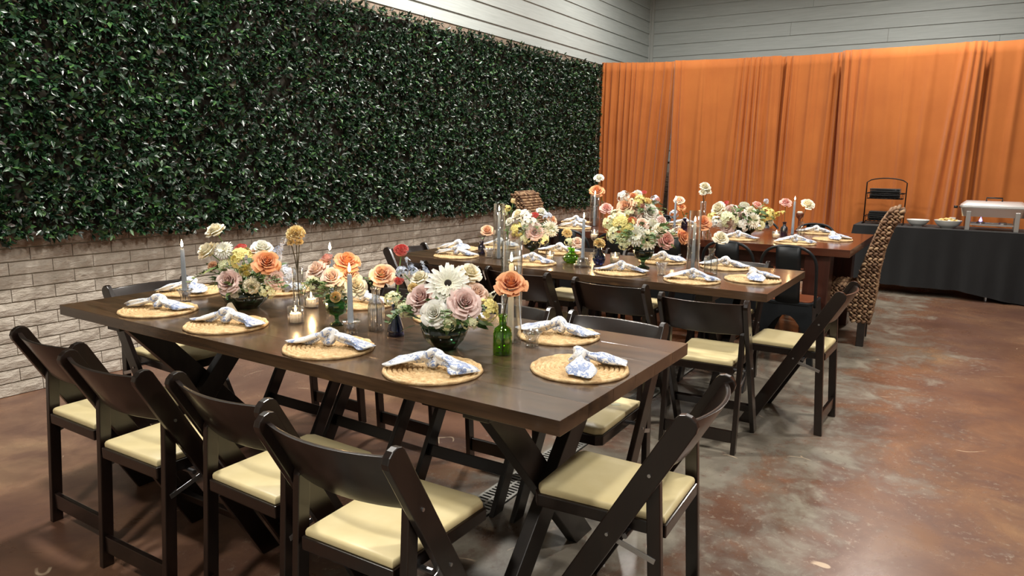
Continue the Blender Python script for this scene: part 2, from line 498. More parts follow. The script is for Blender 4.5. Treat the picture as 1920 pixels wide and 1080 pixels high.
# ------------------------------------------------------------------ orange drapes
def mat_curtain():
    t = NT('orange_fabric'); n = t.noise(t.coord((1, 1, 1)), 3, 4)
    w1 = t.n('ShaderNodeTexWave', bands_direction='Z'); w1.inputs['Scale'].default_value = 160; w1.inputs['Distortion'].default_value = .4
    t.l(t.coord(), w1.inputs['Vector'])
    t.col(t.ramp(n, [(.3, srgb(182, 100, 35)), (.7, srgb(192, 109, 41))])); t.set(Roughness=.8, Sheen_Weight=.25)
    t.bump(w1.outputs['Fac'], .05, .001)
mat_curtain()
ZC = 2.765
def curt_x(y):
    pts = [(-3.2, 9.78), (-.3, 9.80), (.7, 9.90), (1.4, 9.90), (1.9, 9.97), (2.8, 9.97), (3.4, 9.86), (4.0, 9.73), (4.62, 9.46)]
    for (a, xa), (b, xb2) in zip(pts, pts[1:]):
        if a <= y <= b:
            q = (y-a)/(b-a); return xa+(xb2-xa)*q
    return 9.8
def curtain(y1t, y0t, y1b, y0b, folds, where, seed, xo=0.0):
    """one panel; y1 = edge by the hedge, y0 = other edge; t top, b bottom. folds: (u_top, u_bottom, width, depth)"""
    r = random.Random(seed); nu, nv = 150, 22
    extra = [(r.random(), 0, r.uniform(.012, .03), r.uniform(.004, .012)) for _ in range(12)]
    extra = [(a, a+r.uniform(-.03, .03), c, d) for a, _, c, d in extra]
    b = MB()
    def fn(u, v):
        z = ZC+(.025-ZC)*v
        # panel edges
        ya = y1t+(y1b-y1t)*v**1.3; yb = y0t+(y0b-y0t)*v**1.3
        y = ya+(yb-ya)*u
        off = 0
        for ut, ub, wd, dp in folds+extra:
            uc = ut+(ub-ut)*v
            ww = wd*(.75+.5*v)
            off += dp*(.55+.6*min(1, v*3))*math.exp(-((u-uc)/ww)**2)
        off += .006*math.sin(u*21+seed)*(.3+v)
        if v < .045: off += .004
        return (curt_x((y1t+(y0t-y1t)*u))-off-xo, y, z)
    b.grid(fn, nu, nv)
    o = b.build('curtain_panel', 'orange_fabric', smooth='all', fix=False)
    md = o.modifiers.new('thickness', 'SOLIDIFY'); md.thickness = .003
    tag(o, 'orange fabric drape panel '+where, 'curtain', 'orange drape panels'); return o
curtain(4.58, 3.615, 4.56, 3.76, [(.03,.02,.012,.05),(.07,.09,.012,.05),(.16,.15,.03,.05),(.26,.28,.02,.06),(.34,.36,.025,.06),(.41,.44,.018,.06),(.47,.47,.02,.05),(.58,.55,.03,.04),(.72,.66,.03,.045),(.86,.82,.03,.05),(.96,.98,.02,.05)],
        'gathered in many folds beside the hedge', 1)
curtain(3.611, 2.25, 3.60, 2.235, [(.02,.03,.02,.05),(.08,.1,.02,.035),(.30,.30,.02,.03),(.27,.22,.03,.025),(.62,.52,.03,.04),(.68,.62,.02,.05),(.74,.70,.018,.06),(.79,.78,.018,.05),(.84,.82,.02,.06),(.93,.94,.03,.05)],
        'next to the gap that shows the wall behind', 2, .09)
curtain(2.30, 1.45, 2.285, 1.485, [(.03,.03,.03,.05),(.13,.09,.03,.05),(.22,.2,.02,.04),(.5,.42,.06,.02),(.78,.72,.04,.04),(.88,.9,.025,.06),(.97,.98,.02,.05)],
        'behind the flowers of the reddish table', 3)
curtain(1.52, .045, 1.46, .07, [(.03,.04,.02,.06),(.08,.10,.02,.05),(.15,.13,.02,.04),(.22,.2,.03,.03),(.36,.38,.04,.02),(.52,.48,.03,.02),(.66,.6,.03,.025),(.86,.72,.02,.05),(.92,.84,.02,.06),(.96,.93,.018,.06)],
        'behind the black wire stand and the white bowls', 4, .12)
curtain(.115, -1.25, .125, -1.25, [(.04,.04,.015,.02),(.09,.1,.02,.04),(.3,.26,.03,.02),(.55,.55,.04,.03),(.7,.72,.02,.05),(.95,.95,.03,.05)],
        'behind the steel chafing dish', 5)
curtain(-1.26, -2.7, -1.26, -2.7, [(.05,.05,.02,.06),(.2,.2,.03,.05),(.5,.5,.04,.04),(.8,.8,.03,.05)], 'at the end away from the hedge', 6)
fr = thing('drape_frame', 'grey steel pipe frame holding up the orange drapes', 'drape frame', (0, 0, 0))
ys = [4.60-.1*i for i in range(74)]
MB().tube([(curt_x(y)+.035, y, ZC-.03) for y in ys], .016, 10).build('crossbar', 'steel', fr, smooth=True)
for y in (4.54, 2.0, -.6, -2.7):
    MB().tube([(curt_x(y)+.07, y, .01), (curt_x(y)+.07, y, ZC-.02)], .02, 10).build('upright', 'steel', fr, smooth=True)
    MB().box(curt_x(y)+.04, curt_x(y)+.44, y-.2, min(y+.2, 4.60), .0, .01).build('base_plate', 'steel', fr)

# ------------------------------------------------------------------ tables
T1Z, T2Z, T3Z = .76, .76, .80
def farm_table(x0, x1, y0, y1, ztop, th, label, top_mat, leg_mat, npl=6, xlegs=True, inset=.30):
    cx, cy = (x0+x1)/2, (y0+y1)/2; hx, hy = (x1-x0)/2, (y1-y0)/2
    t = thing('dining_table', label, 'table', (cx, cy, 0), 0, 'long wooden dining tables')
    wd = 2*hx/npl
    for k in range(npl):
        a = -hx+k*wd
        MB().box(a+.0002, a+wd-.0002, -hy, hy, ztop-th, ztop).build('plank', top_mat, t, bevel=.0009)
    zt = ztop-th
    if xlegs:
        for s in (-1, 1):
            yy = s*(hy-inset)
            for q in (-1, 1):
                a = Vector((-q*(hx-.17), yy+q*.0005, zt-.04)); b_ = Vector((q*(hx-.17), yy+q*.0005, 0))
                d = (b_-a).normalized()
                # beam cut level at floor and at the cleat
                hw = .047
                pol = []
                nx, nz = -d.z, d.x
                if nz < 0: nx, nz = -nx, -nz
                def at(z, sgn):
                    p0 = Vector((a.x+nx*hw*sgn, 0, a.z+nz*hw*sgn)); tt = (z-p0.z)/d.z; return (p0.x+d.x*tt, z)
                pol = [at(0, -1), at(0, 1), at(zt-.04, 1), at(zt-.04, -1)]
                yo = yy-.043 if q < 0 else yy-.001
                MB().prism(pol, yo, yo+.044, 'y').build('leg', leg_mat, t, bevel=.003)
            MB().box(-hx+.06, hx-.06, yy-.045, yy+.045, zt-.04, zt).build('cleat', leg_mat, t, bevel=.003)
    else:
        for s in (-1, 1):
            yy = s*(hy-.22)
            for sx in (-1, 1):
                MB().box(sx*(hx-.13)-.085, sx*(hx-.13)+.085, yy-.09, yy+.09, .0, zt-.001).build('leg', leg_mat, t, bevel=.008)
        for sx in (-1, 1):
            MB().box(sx*(hx-.13)-.02, sx*(hx-.13)+.02, -hy+.311, hy-.311, zt-.12, zt-.001).build('apron', leg_mat, t, bevel=.003)
    return t
T1 = (1.497, 2.445, .805, 3.245); T2 = (3.642, 4.592, .812, 3.255); T3 = (5.585, 7.03, .70, 3.52)
farm_table(*T1, T1Z, .042, 'dark brown plank table with crossed legs, farthest of the three from the orange curtain', 'table_dark', 'table_leg_dark')
farm_table(*T2, T2Z, .042, 'dark brown plank table with crossed legs, between the other two tables', 'table_dark', 'table_leg_dark', inset=.335)
farm_table(*T3, T3Z, .055, 'wide reddish brown table on thick square legs beside the orange curtain', 'table_red', 'table_red_leg', npl=7, xlegs=False)

# ------------------------------------------------------------------ folding chairs
def make_folding_chair():
    t = thing('folding_chair', 'x', 'chair')
    A = Vector((-.065, 0, .775)); B = Vector((.375, 0, 0)); d = (B-A).normalized(); n = Vector((-d.z, 0, d.x))  # n points forward/up
    if n.x < 0: n = -n
    hw = .032
    def at(z, s):
        p0 = A+n*hw*s; k = (z-p0.z)/d.z; return (p0.x+d.x*k, z)
    cap = A+d*hw
    arc = []
    for i in range(7):
        a = PI*i/6
        p = cap+n*(hw*math.cos(a))-d*(hw*.85*math.sin(a)); arc.append((p.x, p.z))
    pol = [at(0, -1), at(0, 1)]+arc
    for s in (-1, 1):
        y = s*.2035
        MB().prism(pol, y-.011, y+.011).build('front_leg', 'chair_wood', t, bevel=.003)
    P = Vector((0, 0, 0)); Q = Vector((.036, 0, .59)); d2 = (Q-P).normalized(); n2 = Vector((d2.z, 0, -d2.x)); h2 = .0195
    pol = [(-h2, 0), (h2, 0)]+[((Q+n2*h2*math.cos(PI*i/5)+d2*h2*math.sin(PI*i/5)).x, (Q+n2*h2*math.cos(PI*i/5)+d2*h2*math.sin(PI*i/5)).z) for i in range(6)]
    for s in (-1, 1):
        y = s*.179
        MB().prism(pol, y-.0115, y+.0115).build('rear_leg', 'chair_wood', t, bevel=.003)
    # curved back slat
    def slat(u, v):
        y = (u-.5)*.388; z = .590+.163*v
        x = A.x+(z-A.z)*(d.x/d.z)-.040*(1-((u-.5)*2)**2)
        return x, y, z
    b = MB(); nu = 14
    for i in range(nu+1):
        for v in (0, 1):
            x, y, z = slat(i/nu, v); b.v.append((x-.007, y, z)); b.v.append((x+.007, y, z))
    for i in range(nu):
        a = i*4; c = a+4
        b.f += [(a, a+2, c+2, c), (a+1, c+1, c+3, a+3), (a, c, c+1, a+1), (a+2, a+3, c+3, c+2)]
    b.f += [(0, 1, 3, 2), (nu*4, nu*4+2, nu*4+3, nu*4+1)]
    b.build('backrest', 'chair_wood', t, smooth=True, bevel=.003)
    # seat frame and cushion
    def seat_poly(g): return [(.005-g, -.150-g), (.385+g, -.163-g), (.403+g, -.14-g), (.403+g, .14+g), (.385+g, .163+g), (.005-g, .150+g)]
    MB().prism(seat_poly(.0025), .398, .436, 'z').build('seat_frame', 'chair_wood', t, bevel=.004)
    c = MB(); pl = seat_poly(-.004)
    rings = [(1.0, .436), (1.0, .449), (.985, .456), (.95, .459), (.6, .461)]
    cx = sum(p[0] for p in pl)/6
    for sc_, z in rings:
        for x, y in pl: c.v.append((cx+(x-cx)*sc_, y*sc_, z))
    for i in range(len(rings)-1):
        for j in range(6):
            j2 = (j+1) % 6; c.f.append((i*6+j, i*6+j2, (i+1)*6+j2, (i+1)*6+j))
    c.f.append(tuple(range((len(rings)-1)*6, len(rings)*6))); c.f.append(tuple(range(5, -1, -1)))
    o = c.build('cushion', 'cream_vinyl', t, smooth=True, bevel=.004, seg=2); o['label'] = 'cream vinyl seat cushion'
    MB().box(-.006, .012, -.167, .167, .055, .115).build('rear_stretcher', 'chair_wood', t, bevel=.003)
    p = Vector(at(.15, 0)[0:1]+(0,)+at(.15, 0)[1:2])
    MB().bar(p+Vector((0, -.192, 0)), p+Vector((0, .192, 0)), .018, .05, up=tuple(d)).build('front_stretcher', 'chair_wood', t, bevel=.003)
    MB().tube([(.105, -.192, .395), (.105, .192, .395)], .008, 8).build('pivot_rod', 'dark_bolt', t, smooth=True)
    for s in (-1, 1):
        MB().bar((.155, s*.1915, .385), (.018, s*.1915, .345), .016, .003, up=(0, 1, 0)).build('brace', 'steel', t, bevel=.0008)
        for bx, bz in ((at(.595, 0)[0], .595), (at(.40, 0)[0], .40)):
            MB().tube([(bx, s*.214, bz), (bx, s*.2175, bz)], .005, 8).build('bolt', 'steel', t)
    return t
chair0 = make_folding_chair(); chair_used = [False]
def place(x, y, rz, label, group='dark wooden folding chairs'):
    if not chair_used[0]:
        chair_used[0] = True; o = chair0; o.location = (x, y, 0); o.rotation_euler = (0, 0, rz); o['label'] = label; o['group'] = group
    else: o = dup(chair0, (x, y, 0), rz, label, group)
    return o
T1N = 'table farthest from curtain'; T2N = 'middle table'; T3N = 'reddish table'
ordn = ['first', 'second', 'third', 'fourth']
CH = 'dark folding chair, '
for k, (x, y, a) in enumerate(((1.235, 2.68, 0), (1.175, 2.205, .02), (1.22, 1.70, -.02), (1.155, 1.212, .03))):
    place(x, y, a, CH+ordn[k]+' from hedge, on side away from curtain of '+T1N)
for k, (x, y, a) in enumerate(((2.665, 2.81, 0), (2.62, 2.28, -.03), (2.60, 1.69, .02), (2.61, 1.18, -.01))):
    place(x, y, PI+a, CH+ordn[k]+' from hedge, on the curtain side of '+T1N)
place(1.885, .605, PI/2+.05, CH+'at the open floor end of the '+T1N)
place(2.03, 3.43, -PI/2, CH+'at the hedge end of the '+T1N)
for k, (x, y, a) in enumerate(((3.50, 2.645, 0), (3.545, 2.19, -.02), (3.505, 1.585, .0), (3.365, 1.035, .06))):
    place(x, y, a, CH+ordn[k]+' from hedge, on the side away from curtain of '+T2N)
for k, (x, y, a) in enumerate(((4.74, 2.92, 0), (4.75, 2.42, -.02), (4.74, 1.87, .0), (4.765, 1.285, 0))):
    place(x, y, PI+a, CH+ordn[k]+' from hedge, on the curtain side of '+T2N)
place(4.06, .55, PI/2-.03, CH+'at the open floor end of the '+T2N)
place(4.02, 3.44, -PI/2, CH+'at the hedge end of the '+T2N)

# ------------------------------------------------------------------ black metal chairs at the reddish table
plain('black_metal', srgb(34, 37, 40), .42, .35)
plain('seat_board', srgb(120, 66, 42), .35)
def make_metal_chair():
    t = thing('metal_chair', 'x', 'chair')     # faces +x, origin at rear feet
    # seat pan with rounded corners
    def rr(hx, hy, r, cx, z, n=5):
        out = []
        for qx, qy, a0 in ((1, 1, 0), (-1, 1, PI/2), (-1, -1, PI), (1, -1, 1.5*PI)):
            for i in range(n+1):
                a = a0+PI/2*i/n; out.append((cx+qx*(hx-r)+r*math.cos(a), qy*(hy-r)+r*math.sin(a)))
        return out
    MB().prism(rr(.175, .175, .05, .21, 0), .425, .445, 'z').build('seat', 'black_metal', t, bevel=.004)
    MB().prism(rr(.155, .155, .045, .21, 0), .445, .452, 'z').build('seat_board', 'seat_board', t, bevel=.002)
    def side(p0, p1, q0, q1, nrm):
        """panel with an arch: p0,p1 top corners; q0,q1 feet (outer)"""
        p0, p1, q0, q1 = map(Vector, (p0, p1, q0, q1)); nrm = Vector(nrm)*.0022
        def P(u, v): return (p0.lerp(p1, u)).lerp(q0.lerp(q1, u), v)
        ol = [P(0, 0), P(1, 0), P(1, 1), P(.91, 1)]
        for i in range(13):
            a = PI*i/12; u = .5+.33*math.cos(a)*(1+.22*(1-math.sin(a))); v = .78-.60*math.sin(a)**.8
            ol.append(P(u, v))
        ol += [P(.09, 1), P(0, 1)]
        n = len(ol); b = MB()
        vs = [q-nrm for q in ol]+[q+nrm for q in ol]
        # strip faces: outer path vs arch
        fs = []
        arch = list(range(4, 17)); top = [P(1-(i/12), 0) for i in range(13)]
        o1 = len(vs); vs += [q-nrm for q in top]; o2 = len(vs); vs += [q+nrm for q in top]
        for i in range(12):
            fs += [(o1+i, o1+i+1, arch[i+1], arch[i]), (o2+i, n+arch[i], n+arch[i+1], o2+i+1), (arch[i], arch[i+1], n+arch[i+1], n+arch[i]), (o1+i, o2+i, o2+i+1, o1+i+1)]
        fs += [(o1, 4, 3, 2), (o2, n+2, n+3, n+4), (o1+12, n-1, n-2, 16), (o2+12, n+16, 2*n-2, 2*n-1)]
        fs += [(2, 3, n+3, n+2), (3, 4, n+4, n+3), (16, 17, n+17, n+16), (17, 18, n+18, n+17), (o1, 2, n+2, o2), (18, o1+12, o2+12, n+18)]
        b.add(vs, fs); b.build('leg_panel', 'black_metal', t)
    a, c = .165, .205
    side((.21-a, -a, .428), (.21+a, -a, .428), (.21-c, -c, 0), (.21+c, -c, 0), (0, -1, 0))
    side((.21+a, a, .428), (.21-a, a, .428), (.21+c, c, 0), (.21-c, c, 0), (0, 1, 0))
    side((.21+a, -a, .428), (.21+a, a, .428), (.21+c, -c, 0), (.21+c, c, 0), (1, 0, 0))
    side((.21-a, a, .428), (.21-a, -a, .428), (.21-c, c, 0), (.21-c, -c, 0), (-1, 0, 0))
    pts = []
    for i in range(25):
        q = i/24
        if q < .22: y = -.185; z = .42+(.68-.42)*q/.22
        elif q > .78: y = .185; z = .42+(.68-.42)*(1-q)/.22
        else:
            th = PI-(q-.22)/.56*PI; y = .185*math.copysign(abs(math.cos(th))**.75, math.cos(th)); z = .68+.165*math.sin(th)**.8
        pts.append((.05-.10*(z-.42)/.42, y, z))
    MB().tube(pts, .011, 8).build('back_frame', 'black_metal', t, smooth='all')
    def spl(u, v):
        z = .44+.40*v; return (.045-.10*(z-.42)/.42-.012*(1-(2*u-1)**2), (u-.5)*.165, z)
    b = MB().grid(spl, 6, 4); o = b.build('splat', 'black_metal', t, smooth='all', fix=False)
    md = o.modifiers.new('thickness', 'SOLIDIFY'); md.thickness = .003
    return t
mc0 = make_metal_chair(); mc_used = [False]
def place_metal(x, y, rz, label):
    if not mc_used[0]:
        mc_used[0] = True; mc0.location = (x, y, 0); mc0.rotation_euler = (0, 0, rz); mc0['label'] = label; mc0['group'] = 'black metal chairs at the reddish table'
    else: dup(mc0, (x, y, 0), rz, label, 'black metal chairs at the reddish table')
for k, y in enumerate((2.75, 2.32, 1.88, 1.45, 1.03)):
    place_metal(5.20, y, 0, 'black metal chair, %s from hedge, on reddish table side facing middle table' % (ordn+['fifth'])[k])
for k, y in enumerate((2.75, 2.25, 1.74, 1.235)):
    place_metal(7.26, y, PI, 'black metal chair, %s from hedge, on the curtain side of reddish table' % ordn[k])

# ------------------------------------------------------------------ woven rope chairs
def mat_rope():
    t = NT('woven_rope'); g = t.n('ShaderNodeNewGeometry')
    c = t.ramp(g.outputs['Random Per Island'], [(0, srgb(100, 72, 52)), (.5, srgb(142, 108, 80)), (1, srgb(186, 154, 118))])
    t.col(c); t.set(Roughness=.7)
    w1 = t.n('ShaderNodeTexWave'); w1.inputs['Scale'].default_value = 60; w1.inputs['Distortion'].default_value = 2; t.l(t.coord(), w1.inputs[0])
    t.bump(w1.outputs['Fac'], .3, .003)
mat_rope()
plain('rope_core', srgb(70, 50, 36), .9)
mat_wood('espresso_foot', srgb(22, 15, 12), srgb(40, 28, 22), .35, 1, 'z', .3)
def make_rope_chair():
    t = thing('rope_chair', 'x', 'chair')      # faces +x, origin on the floor under the rear face
    HW = .235
    # back profile (x, z): rear face then front face
    rear = [(.02, .19), (.0, .38), (-.005, .55), (-.03, .75), (-.075, .93), (-.125, 1.02), (-.135, 1.055)]
    front = [(-.10, 1.085), (-.045, 1.06), (.0, .98), (.055, .80), (.105, .62), (.135, .47)]
    pol = rear+front+[(.44, .465), (.45, .30), (.17, .28), (.155, .19)]
    MB().prism([(x*.985+.002, z*.985+.006) for x, z in pol], -HW+.012, HW-.012).build('core', 'rope_core', t)
    kn = MB(); base = []
    ico = [(0, 0, 1), (.89, 0, .45), (.28, .85, .45), (-.72, .53, .45), (-.72, -.53, .45), (.28, -.85, .45), (.72, .53, -.45), (-.28, .85, -.45), (-.89, 0, -.45), (-.28, -.85, -.45), (.72, -.53, -.45), (0, 0, -1)]
    fi = [(0,1,2),(0,2,3),(0,3,4),(0,4,5),(0,5,1),(1,6,2),(2,7,3),(3,8,4),(4,9,5),(5,10,1),(6,7,2),(7,8,3),(8,9,4),(9,10,5),(10,6,1),(11,7,6),(11,8,7),(11,9,8),(11,10,9),(11,6,10)]
    def knot(p, tang, bit, a, b, c):
        tang = Vector(tang).normalized(); bit = Vector(bit).normalized(); nn = tang.cross(bit)
        kn.add([Vector(p)+tang*(v[0]*a)+bit*(v[1]*b)+nn*(v[2]*c) for v in ico], fi)
    # wrap rows around the outline (back rear face, top, front of back, seat front)
    loop = pol; L = []
    acc = 0
    step = .026
    for (x0, z0), (x1, z1) in zip(loop[:-5]+[loop[-4]], loop[1:-4]+[loop[-4]]):
        pass
    path = rear+front+[(.44, .465), (.45, .30)]
    pts = []
    for (x0, z0), (x1, z1) in zip(path, path[1:]):
        n = max(1, int(math.hypot(x1-x0, z1-z0)/step))
        for i in range(n): pts.append((x0+(x1-x0)*i/n, z0+(z1-z0)*i/n, (x1-x0), (z1-z0)))
    for r, (x, z, dx, dz) in enumerate(pts):
        ny = 13
        for j in range(ny):
            y = -HW+2*HW*(j+.25+.5*(r % 2))/ny
            if abs(y) > HW-.012: continue
            d = Vector((dx, 0, dz)).normalized()
            knot((x, y, z), Vector((0, 1, 0))+d*.45, d-Vector((0, 1, 0))*.35, .0245, .014, .013)
    # the two sides
    def inside(x, z):
        c = False; n = len(pol)
        for i in range(n):
            x1, z1 = pol[i]; x2, z2 = pol[i-1]
            if (z1 > z) != (z2 > z) and x < (x2-x1)*(z-z1)/(z2-z1)+x1: c = not c
        return c
    for s in (-1, 1):
        z = .20; r = 0
        while z < 1.08:
            x = -.16+(.018 if r % 2 else 0)
            while x < .47:
                if inside(x, z): knot((x, s*(HW-.004), z), (1, 0, .55 if r % 2 else -.55), (.4, 0, 1), .0225, .0135, .014)
                x += .036
            z += .0205; r += 1
    o = kn.build('weave', 'woven_rope', t, smooth='all', fix=False); tag(o, kind='stuff')
    for sx in (.07, .40):
        for sy in (-1, 1):
            zz = .20 if sx < .2 else .295
            MB().box(sx-.028, sx+.028, sy*.195-.028, sy*.195+.028, 0, zz).build('foot', 'espresso_foot', t, bevel=.004)
    return t
rc = make_rope_chair()
rc.location = (6.30, .575, 0); rc.rotation_euler = (0, 0, PI/2+.06)
tag(rc, 'tall woven rope chair at the open floor end of the reddish table', 'chair', 'woven rope chairs')
dup(rc, (6.32, 3.78, 0), -PI/2+.1, 'tall woven rope chair at the hedge end of the reddish table')

# ------------------------------------------------------------------ placemats and napkins
def mat_mat():
    t = NT('seagrass'); co = t.coord()
    n = t.noise(co, 60, 4, .6); n2 = t.noise(co, 14, 3)
    c = t.ramp(n, [(.3, srgb(188, 150, 102)), (.5, srgb(216, 184, 134)), (.7, srgb(234, 208, 162))])
    c = t.mix(t.ramp(n2, [(.45, (0, 0, 0)), (.7, (.35, .35, .35))]), c, srgb(172, 128, 80))
    sp = t.n('ShaderNodeSeparateXYZ'); t.l(co, sp.inputs[0])
    rad = t.math('SQRT', t.math('ADD', t.math('POWER', sp.outputs[0], 2), t.math('POWER', sp.outputs[1], 2)))
    fr_ = t.math('FRACT', t.math('DIVIDE', rad, .0153))
    c = t.mix(t.ramp(fr_, [(0, (.8, .8, .8)), (.14, (0, 0, 0)), (.86, (0, 0, 0)), (1, (.8, .8, .8))]), c, srgb(134, 98, 60))  # browner binding between coils, also painted in for the shade of the gaps
    t.col(c); t.set(Roughness=.75); t.bump(n, .3, .003)
mat_mat()
MR = .153
def make_mat_mesh():
    b = MB(); nr = 10; nt = 96; prof = []
    k = 0
    for i in range(nr):
        r0 = MR*i/nr; wd = MR/nr
        for q, h in ((.0, .0018), (.22, .0092), (.5, .0104), (.78, .0092)):
            prof.append((r0+wd*q, h, i))
    prof.append((MR, .0040, nr-1)); prof.append((MR-.001, .0, nr-1))
    for r, h, i in prof:
        nb = max(5, int(2*PI*(i+.5)*MR/nr/.011)); 
        for j in range(nt):
            a = 2*PI*j/nt
            ph = a*nb+i*1.7+(r*500)
            hh = min(.0104, h*(1+.22*math.sin(ph))) if h > .005 else h
            rr = r+(.0011*math.sin(ph) if i else 0)
            b.v.append((rr*math.cos(a), rr*math.sin(a), hh))
    for i in range(len(prof)-1):
        for j in range(nt):
            j2 = (j+1) % nt; b.f.append((i*nt+j, i*nt+j2, (i+1)*nt+j2, (i+1)*nt+j))
    b.f.append(tuple((len(prof)-1)*nt+j for j in range(nt)))
    return b.mesh('placemat', smooth='all', fix=True)
MAT_ME = make_mat_mesh()
def mat_toile():
    t = NT('toile_fabric'); co = t.coord()
    n = t.noise(co, 38, 5, .65, 1.6); n2 = t.noise(co, 13, 3, .5, .8)
    k = t.math('ADD', t.math('MULTIPLY', n, .72), t.math('MULTIPLY', n2, .28))
    m_ = t.ramp(k, [(.50, (0, 0, 0)), (.525, (.75, .75, .75)), (.56, (1, 1, 1)), (.60, (.55, .55, .55)), (.64, (.95, .95, .95))])
    c = t.mix(m_, srgb(240, 239, 236), srgb(108, 134, 186))
    t.col(c); t.set(Roughness=.85, Sheen_Weight=.2); t.bump(t.noise(co, 70, 3), .25, .003)
mat_toile()
def napkin_meshes(seed, angs):
    """knot and two tails; angs = directions of the tails"""
    r = random.Random(seed); out = []
    for ti, ang in enumerate(angs):
        b = MB(); nu, nv = 16, 20; L = r.uniform(.125, .15); ph = r.uniform(0, 6); bend = r.uniform(-.35, .35)
        for i in range(nu+1):
            u = i/nu
            w = .012+.034*math.sin(min(1, u*1.1)**1.3*PI*.60)+.004*math.sin(u*9+ph)
            if u > .86: w *= 1-(u-.86)*2.2
            h = .009+.007*(1-u)+.004*math.sin(u*7+ph)
            if u > .85: h *= max(.2, 1-(u-.85)*5)
            zc = .030*(1-u)**2.2+.010+.014*math.sin(u*PI)*(.5+.5*math.sin(ph))
            a = bend*u; cx, cy = .018+L*u*math.cos(a), L*u*math.sin(a)
            for j in range(nv):
                th = 2*PI*j/nv
                f1 = 1+.20*math.sin(th*3+ph+u*3)+.16*math.sin(th*5+u*5)
                yy = w*math.cos(th)*f1+.012*math.sin(u*6+ph)*u; zz = h*math.sin(th)*f1
                x = cx+(.02*math.cos(th*1.0)*(u**3) if u > .5 else 0)
                z = max(.001, zc+zz)
                b.v.append((x*math.cos(ang)-(cy+yy)*math.sin(ang), x*math.sin(ang)+(cy+yy)*math.cos(ang), z))
        for i in range(nu):
            for j in range(nv):
                j2 = (j+1) % nv; b.f.append((i*nv+j, i*nv+j2, (i+1)*nv+j2, (i+1)*nv+j))
        b.f.append(tuple(range(nv-1, -1, -1))); b.f.append(tuple(nu*nv+j for j in range(nv)))
        out.append(b.mesh('napkin_tail', smooth='all', fix=False))
    b = MB(); nu, nv = 18, 12
    for i in range(nu):
        a = 2*PI*i/nu
        for j in range(nv):
            th = 2*PI*j/nv; rr = .0185+.003*math.sin(th*2+a*2)+.002*math.sin(a*5)
            R0 = .022
            b.v.append(((R0*math.cos(a)+rr*math.cos(th)*math.cos(a))*.85, rr*math.sin(th)*1.3+.008*math.sin(a*2), .034+(R0*math.sin(a)+rr*math.cos(th)*math.sin(a))*.82))
    for i in range(nu):
        for j in range(nv):
            i2, j2 = (i+1) % nu, (j+1) % nv; b.f.append((i*nv+j, i*nv+j2, i2*nv+j2, i2*nv+j))
    am = (angs[0]+angs[1]-PI)/2
    b.xf(Matrix.Rotation(am, 4, 'Z'))
    return [b.mesh('napkin_knot', smooth='all', fix=True)]+out
NAPV = [napkin_meshes(1, (0, PI)), napkin_meshes(2, (.2, PI-.15)), napkin_meshes(3, (0, PI*.62)), napkin_meshes(4, (-.15, PI+.2))]
def setting(x, y, zt, where, rz, var):
    m_ = obj('placemat', MAT_ME, 'seagrass', None, (x, y, zt+.0004), (0, 0, x*9+y*5))
    tag(m_, 'round woven seagrass placemat '+where, 'placemat', 'round seagrass placemats')
    n_ = thing('napkin', 'knotted blue and white napkin, '+where, 'napkin', (x, y, zt+.0108), rz, 'knotted napkins')
    me = NAPV[var]
    n_.scale = (.93, .93, .93); obj('knot', me[0], 'toile_fabric', n_); obj('tail', me[1], 'toile_fabric', n_); obj('tail', me[2], 'toile_fabric', n_)
def W(k, side, T): return '%s from hedge on %s side of %s' % (ordn[k], side, T)
A_, B_ = 'the opposite', 'curtain'
for k, (x, y, rz, va) in enumerate(((1.672, 2.80, -1.35, 0), (1.665, 2.345, -1.3, 1), (1.655, 1.783, -1.25, 1), (1.650, 1.33, -1.35, 3))):
    setting(x, y, T1Z, W(k, 'non-curtain', T1N), rz, va)
for k, (x, y, rz, va) in enumerate(((2.272, 2.78, 1.6, 0), (2.275, 2.237, 1.7, 1), (2.275, 1.74, 1.5, 0), (2.266, 1.235, 1.75, 1))):
    setting(x, y, T1Z, W(k, B_, T1N), rz, va)
setting(1.925, .972, T1Z, 'at open floor end of '+T1N, -2.6, 2)
setting(2.01, 3.085, T1Z, 'at hedge end of '+T1N, 2.6, 2)
for k, (x, y, rz, va) in enumerate(((3.815, 2.87, -1.5, 0), (3.835, 2.29, -1.4, 3), (3.835, 1.69, -1.35, 1), (3.80, 1.25, -1.45, 3))):
    setting(x, y, T2Z, W(k, 'non-curtain', T2N), rz, va)
for k, (x, y, rz, va) in enumerate(((4.425, 2.93, 1.6, 0), (4.425, 2.42, 1.7, 1), (4.425, 1.66, 1.5, 0), (4.425, 1.25, 1.6, 1))):
    setting(x, y, T2Z, W(k, B_, T2N), rz, va)
setting(4.04, .985, T2Z, 'at open floor end of '+T2N, -2.7, 2)
setting(4.13, 3.09, T2Z, 'at hedge end of '+T2N, 2.4, 2)
for k, (x, y, rz, va) in enumerate(((5.79, 3.02, -1.5, 0), (5.80, 2.2, -1.4, 3), (5.82, 1.56, -1.5, 1), (5.785, 1.115, -1.45, 3))):
    setting(x, y, T3Z, W(k, 'non-curtain', T3N), rz, va)
for k, (x, y, rz, va) in enumerate(((6.83, 2.9, 1.6, 0), (6.83, 2.35, 1.7, 1), (6.83, 1.75, 1.5, 0), (6.80, 1.14, 1.6, 1))):
    setting(x, y, T3Z, W(k, B_, T3N), rz, va)
setting(6.28, .925, T3Z, 'at open floor end of '+T3N, -2.8, 2)
setting(6.36, 3.30, T3Z, 'at hedge end of '+T3N, 2.4, 2)

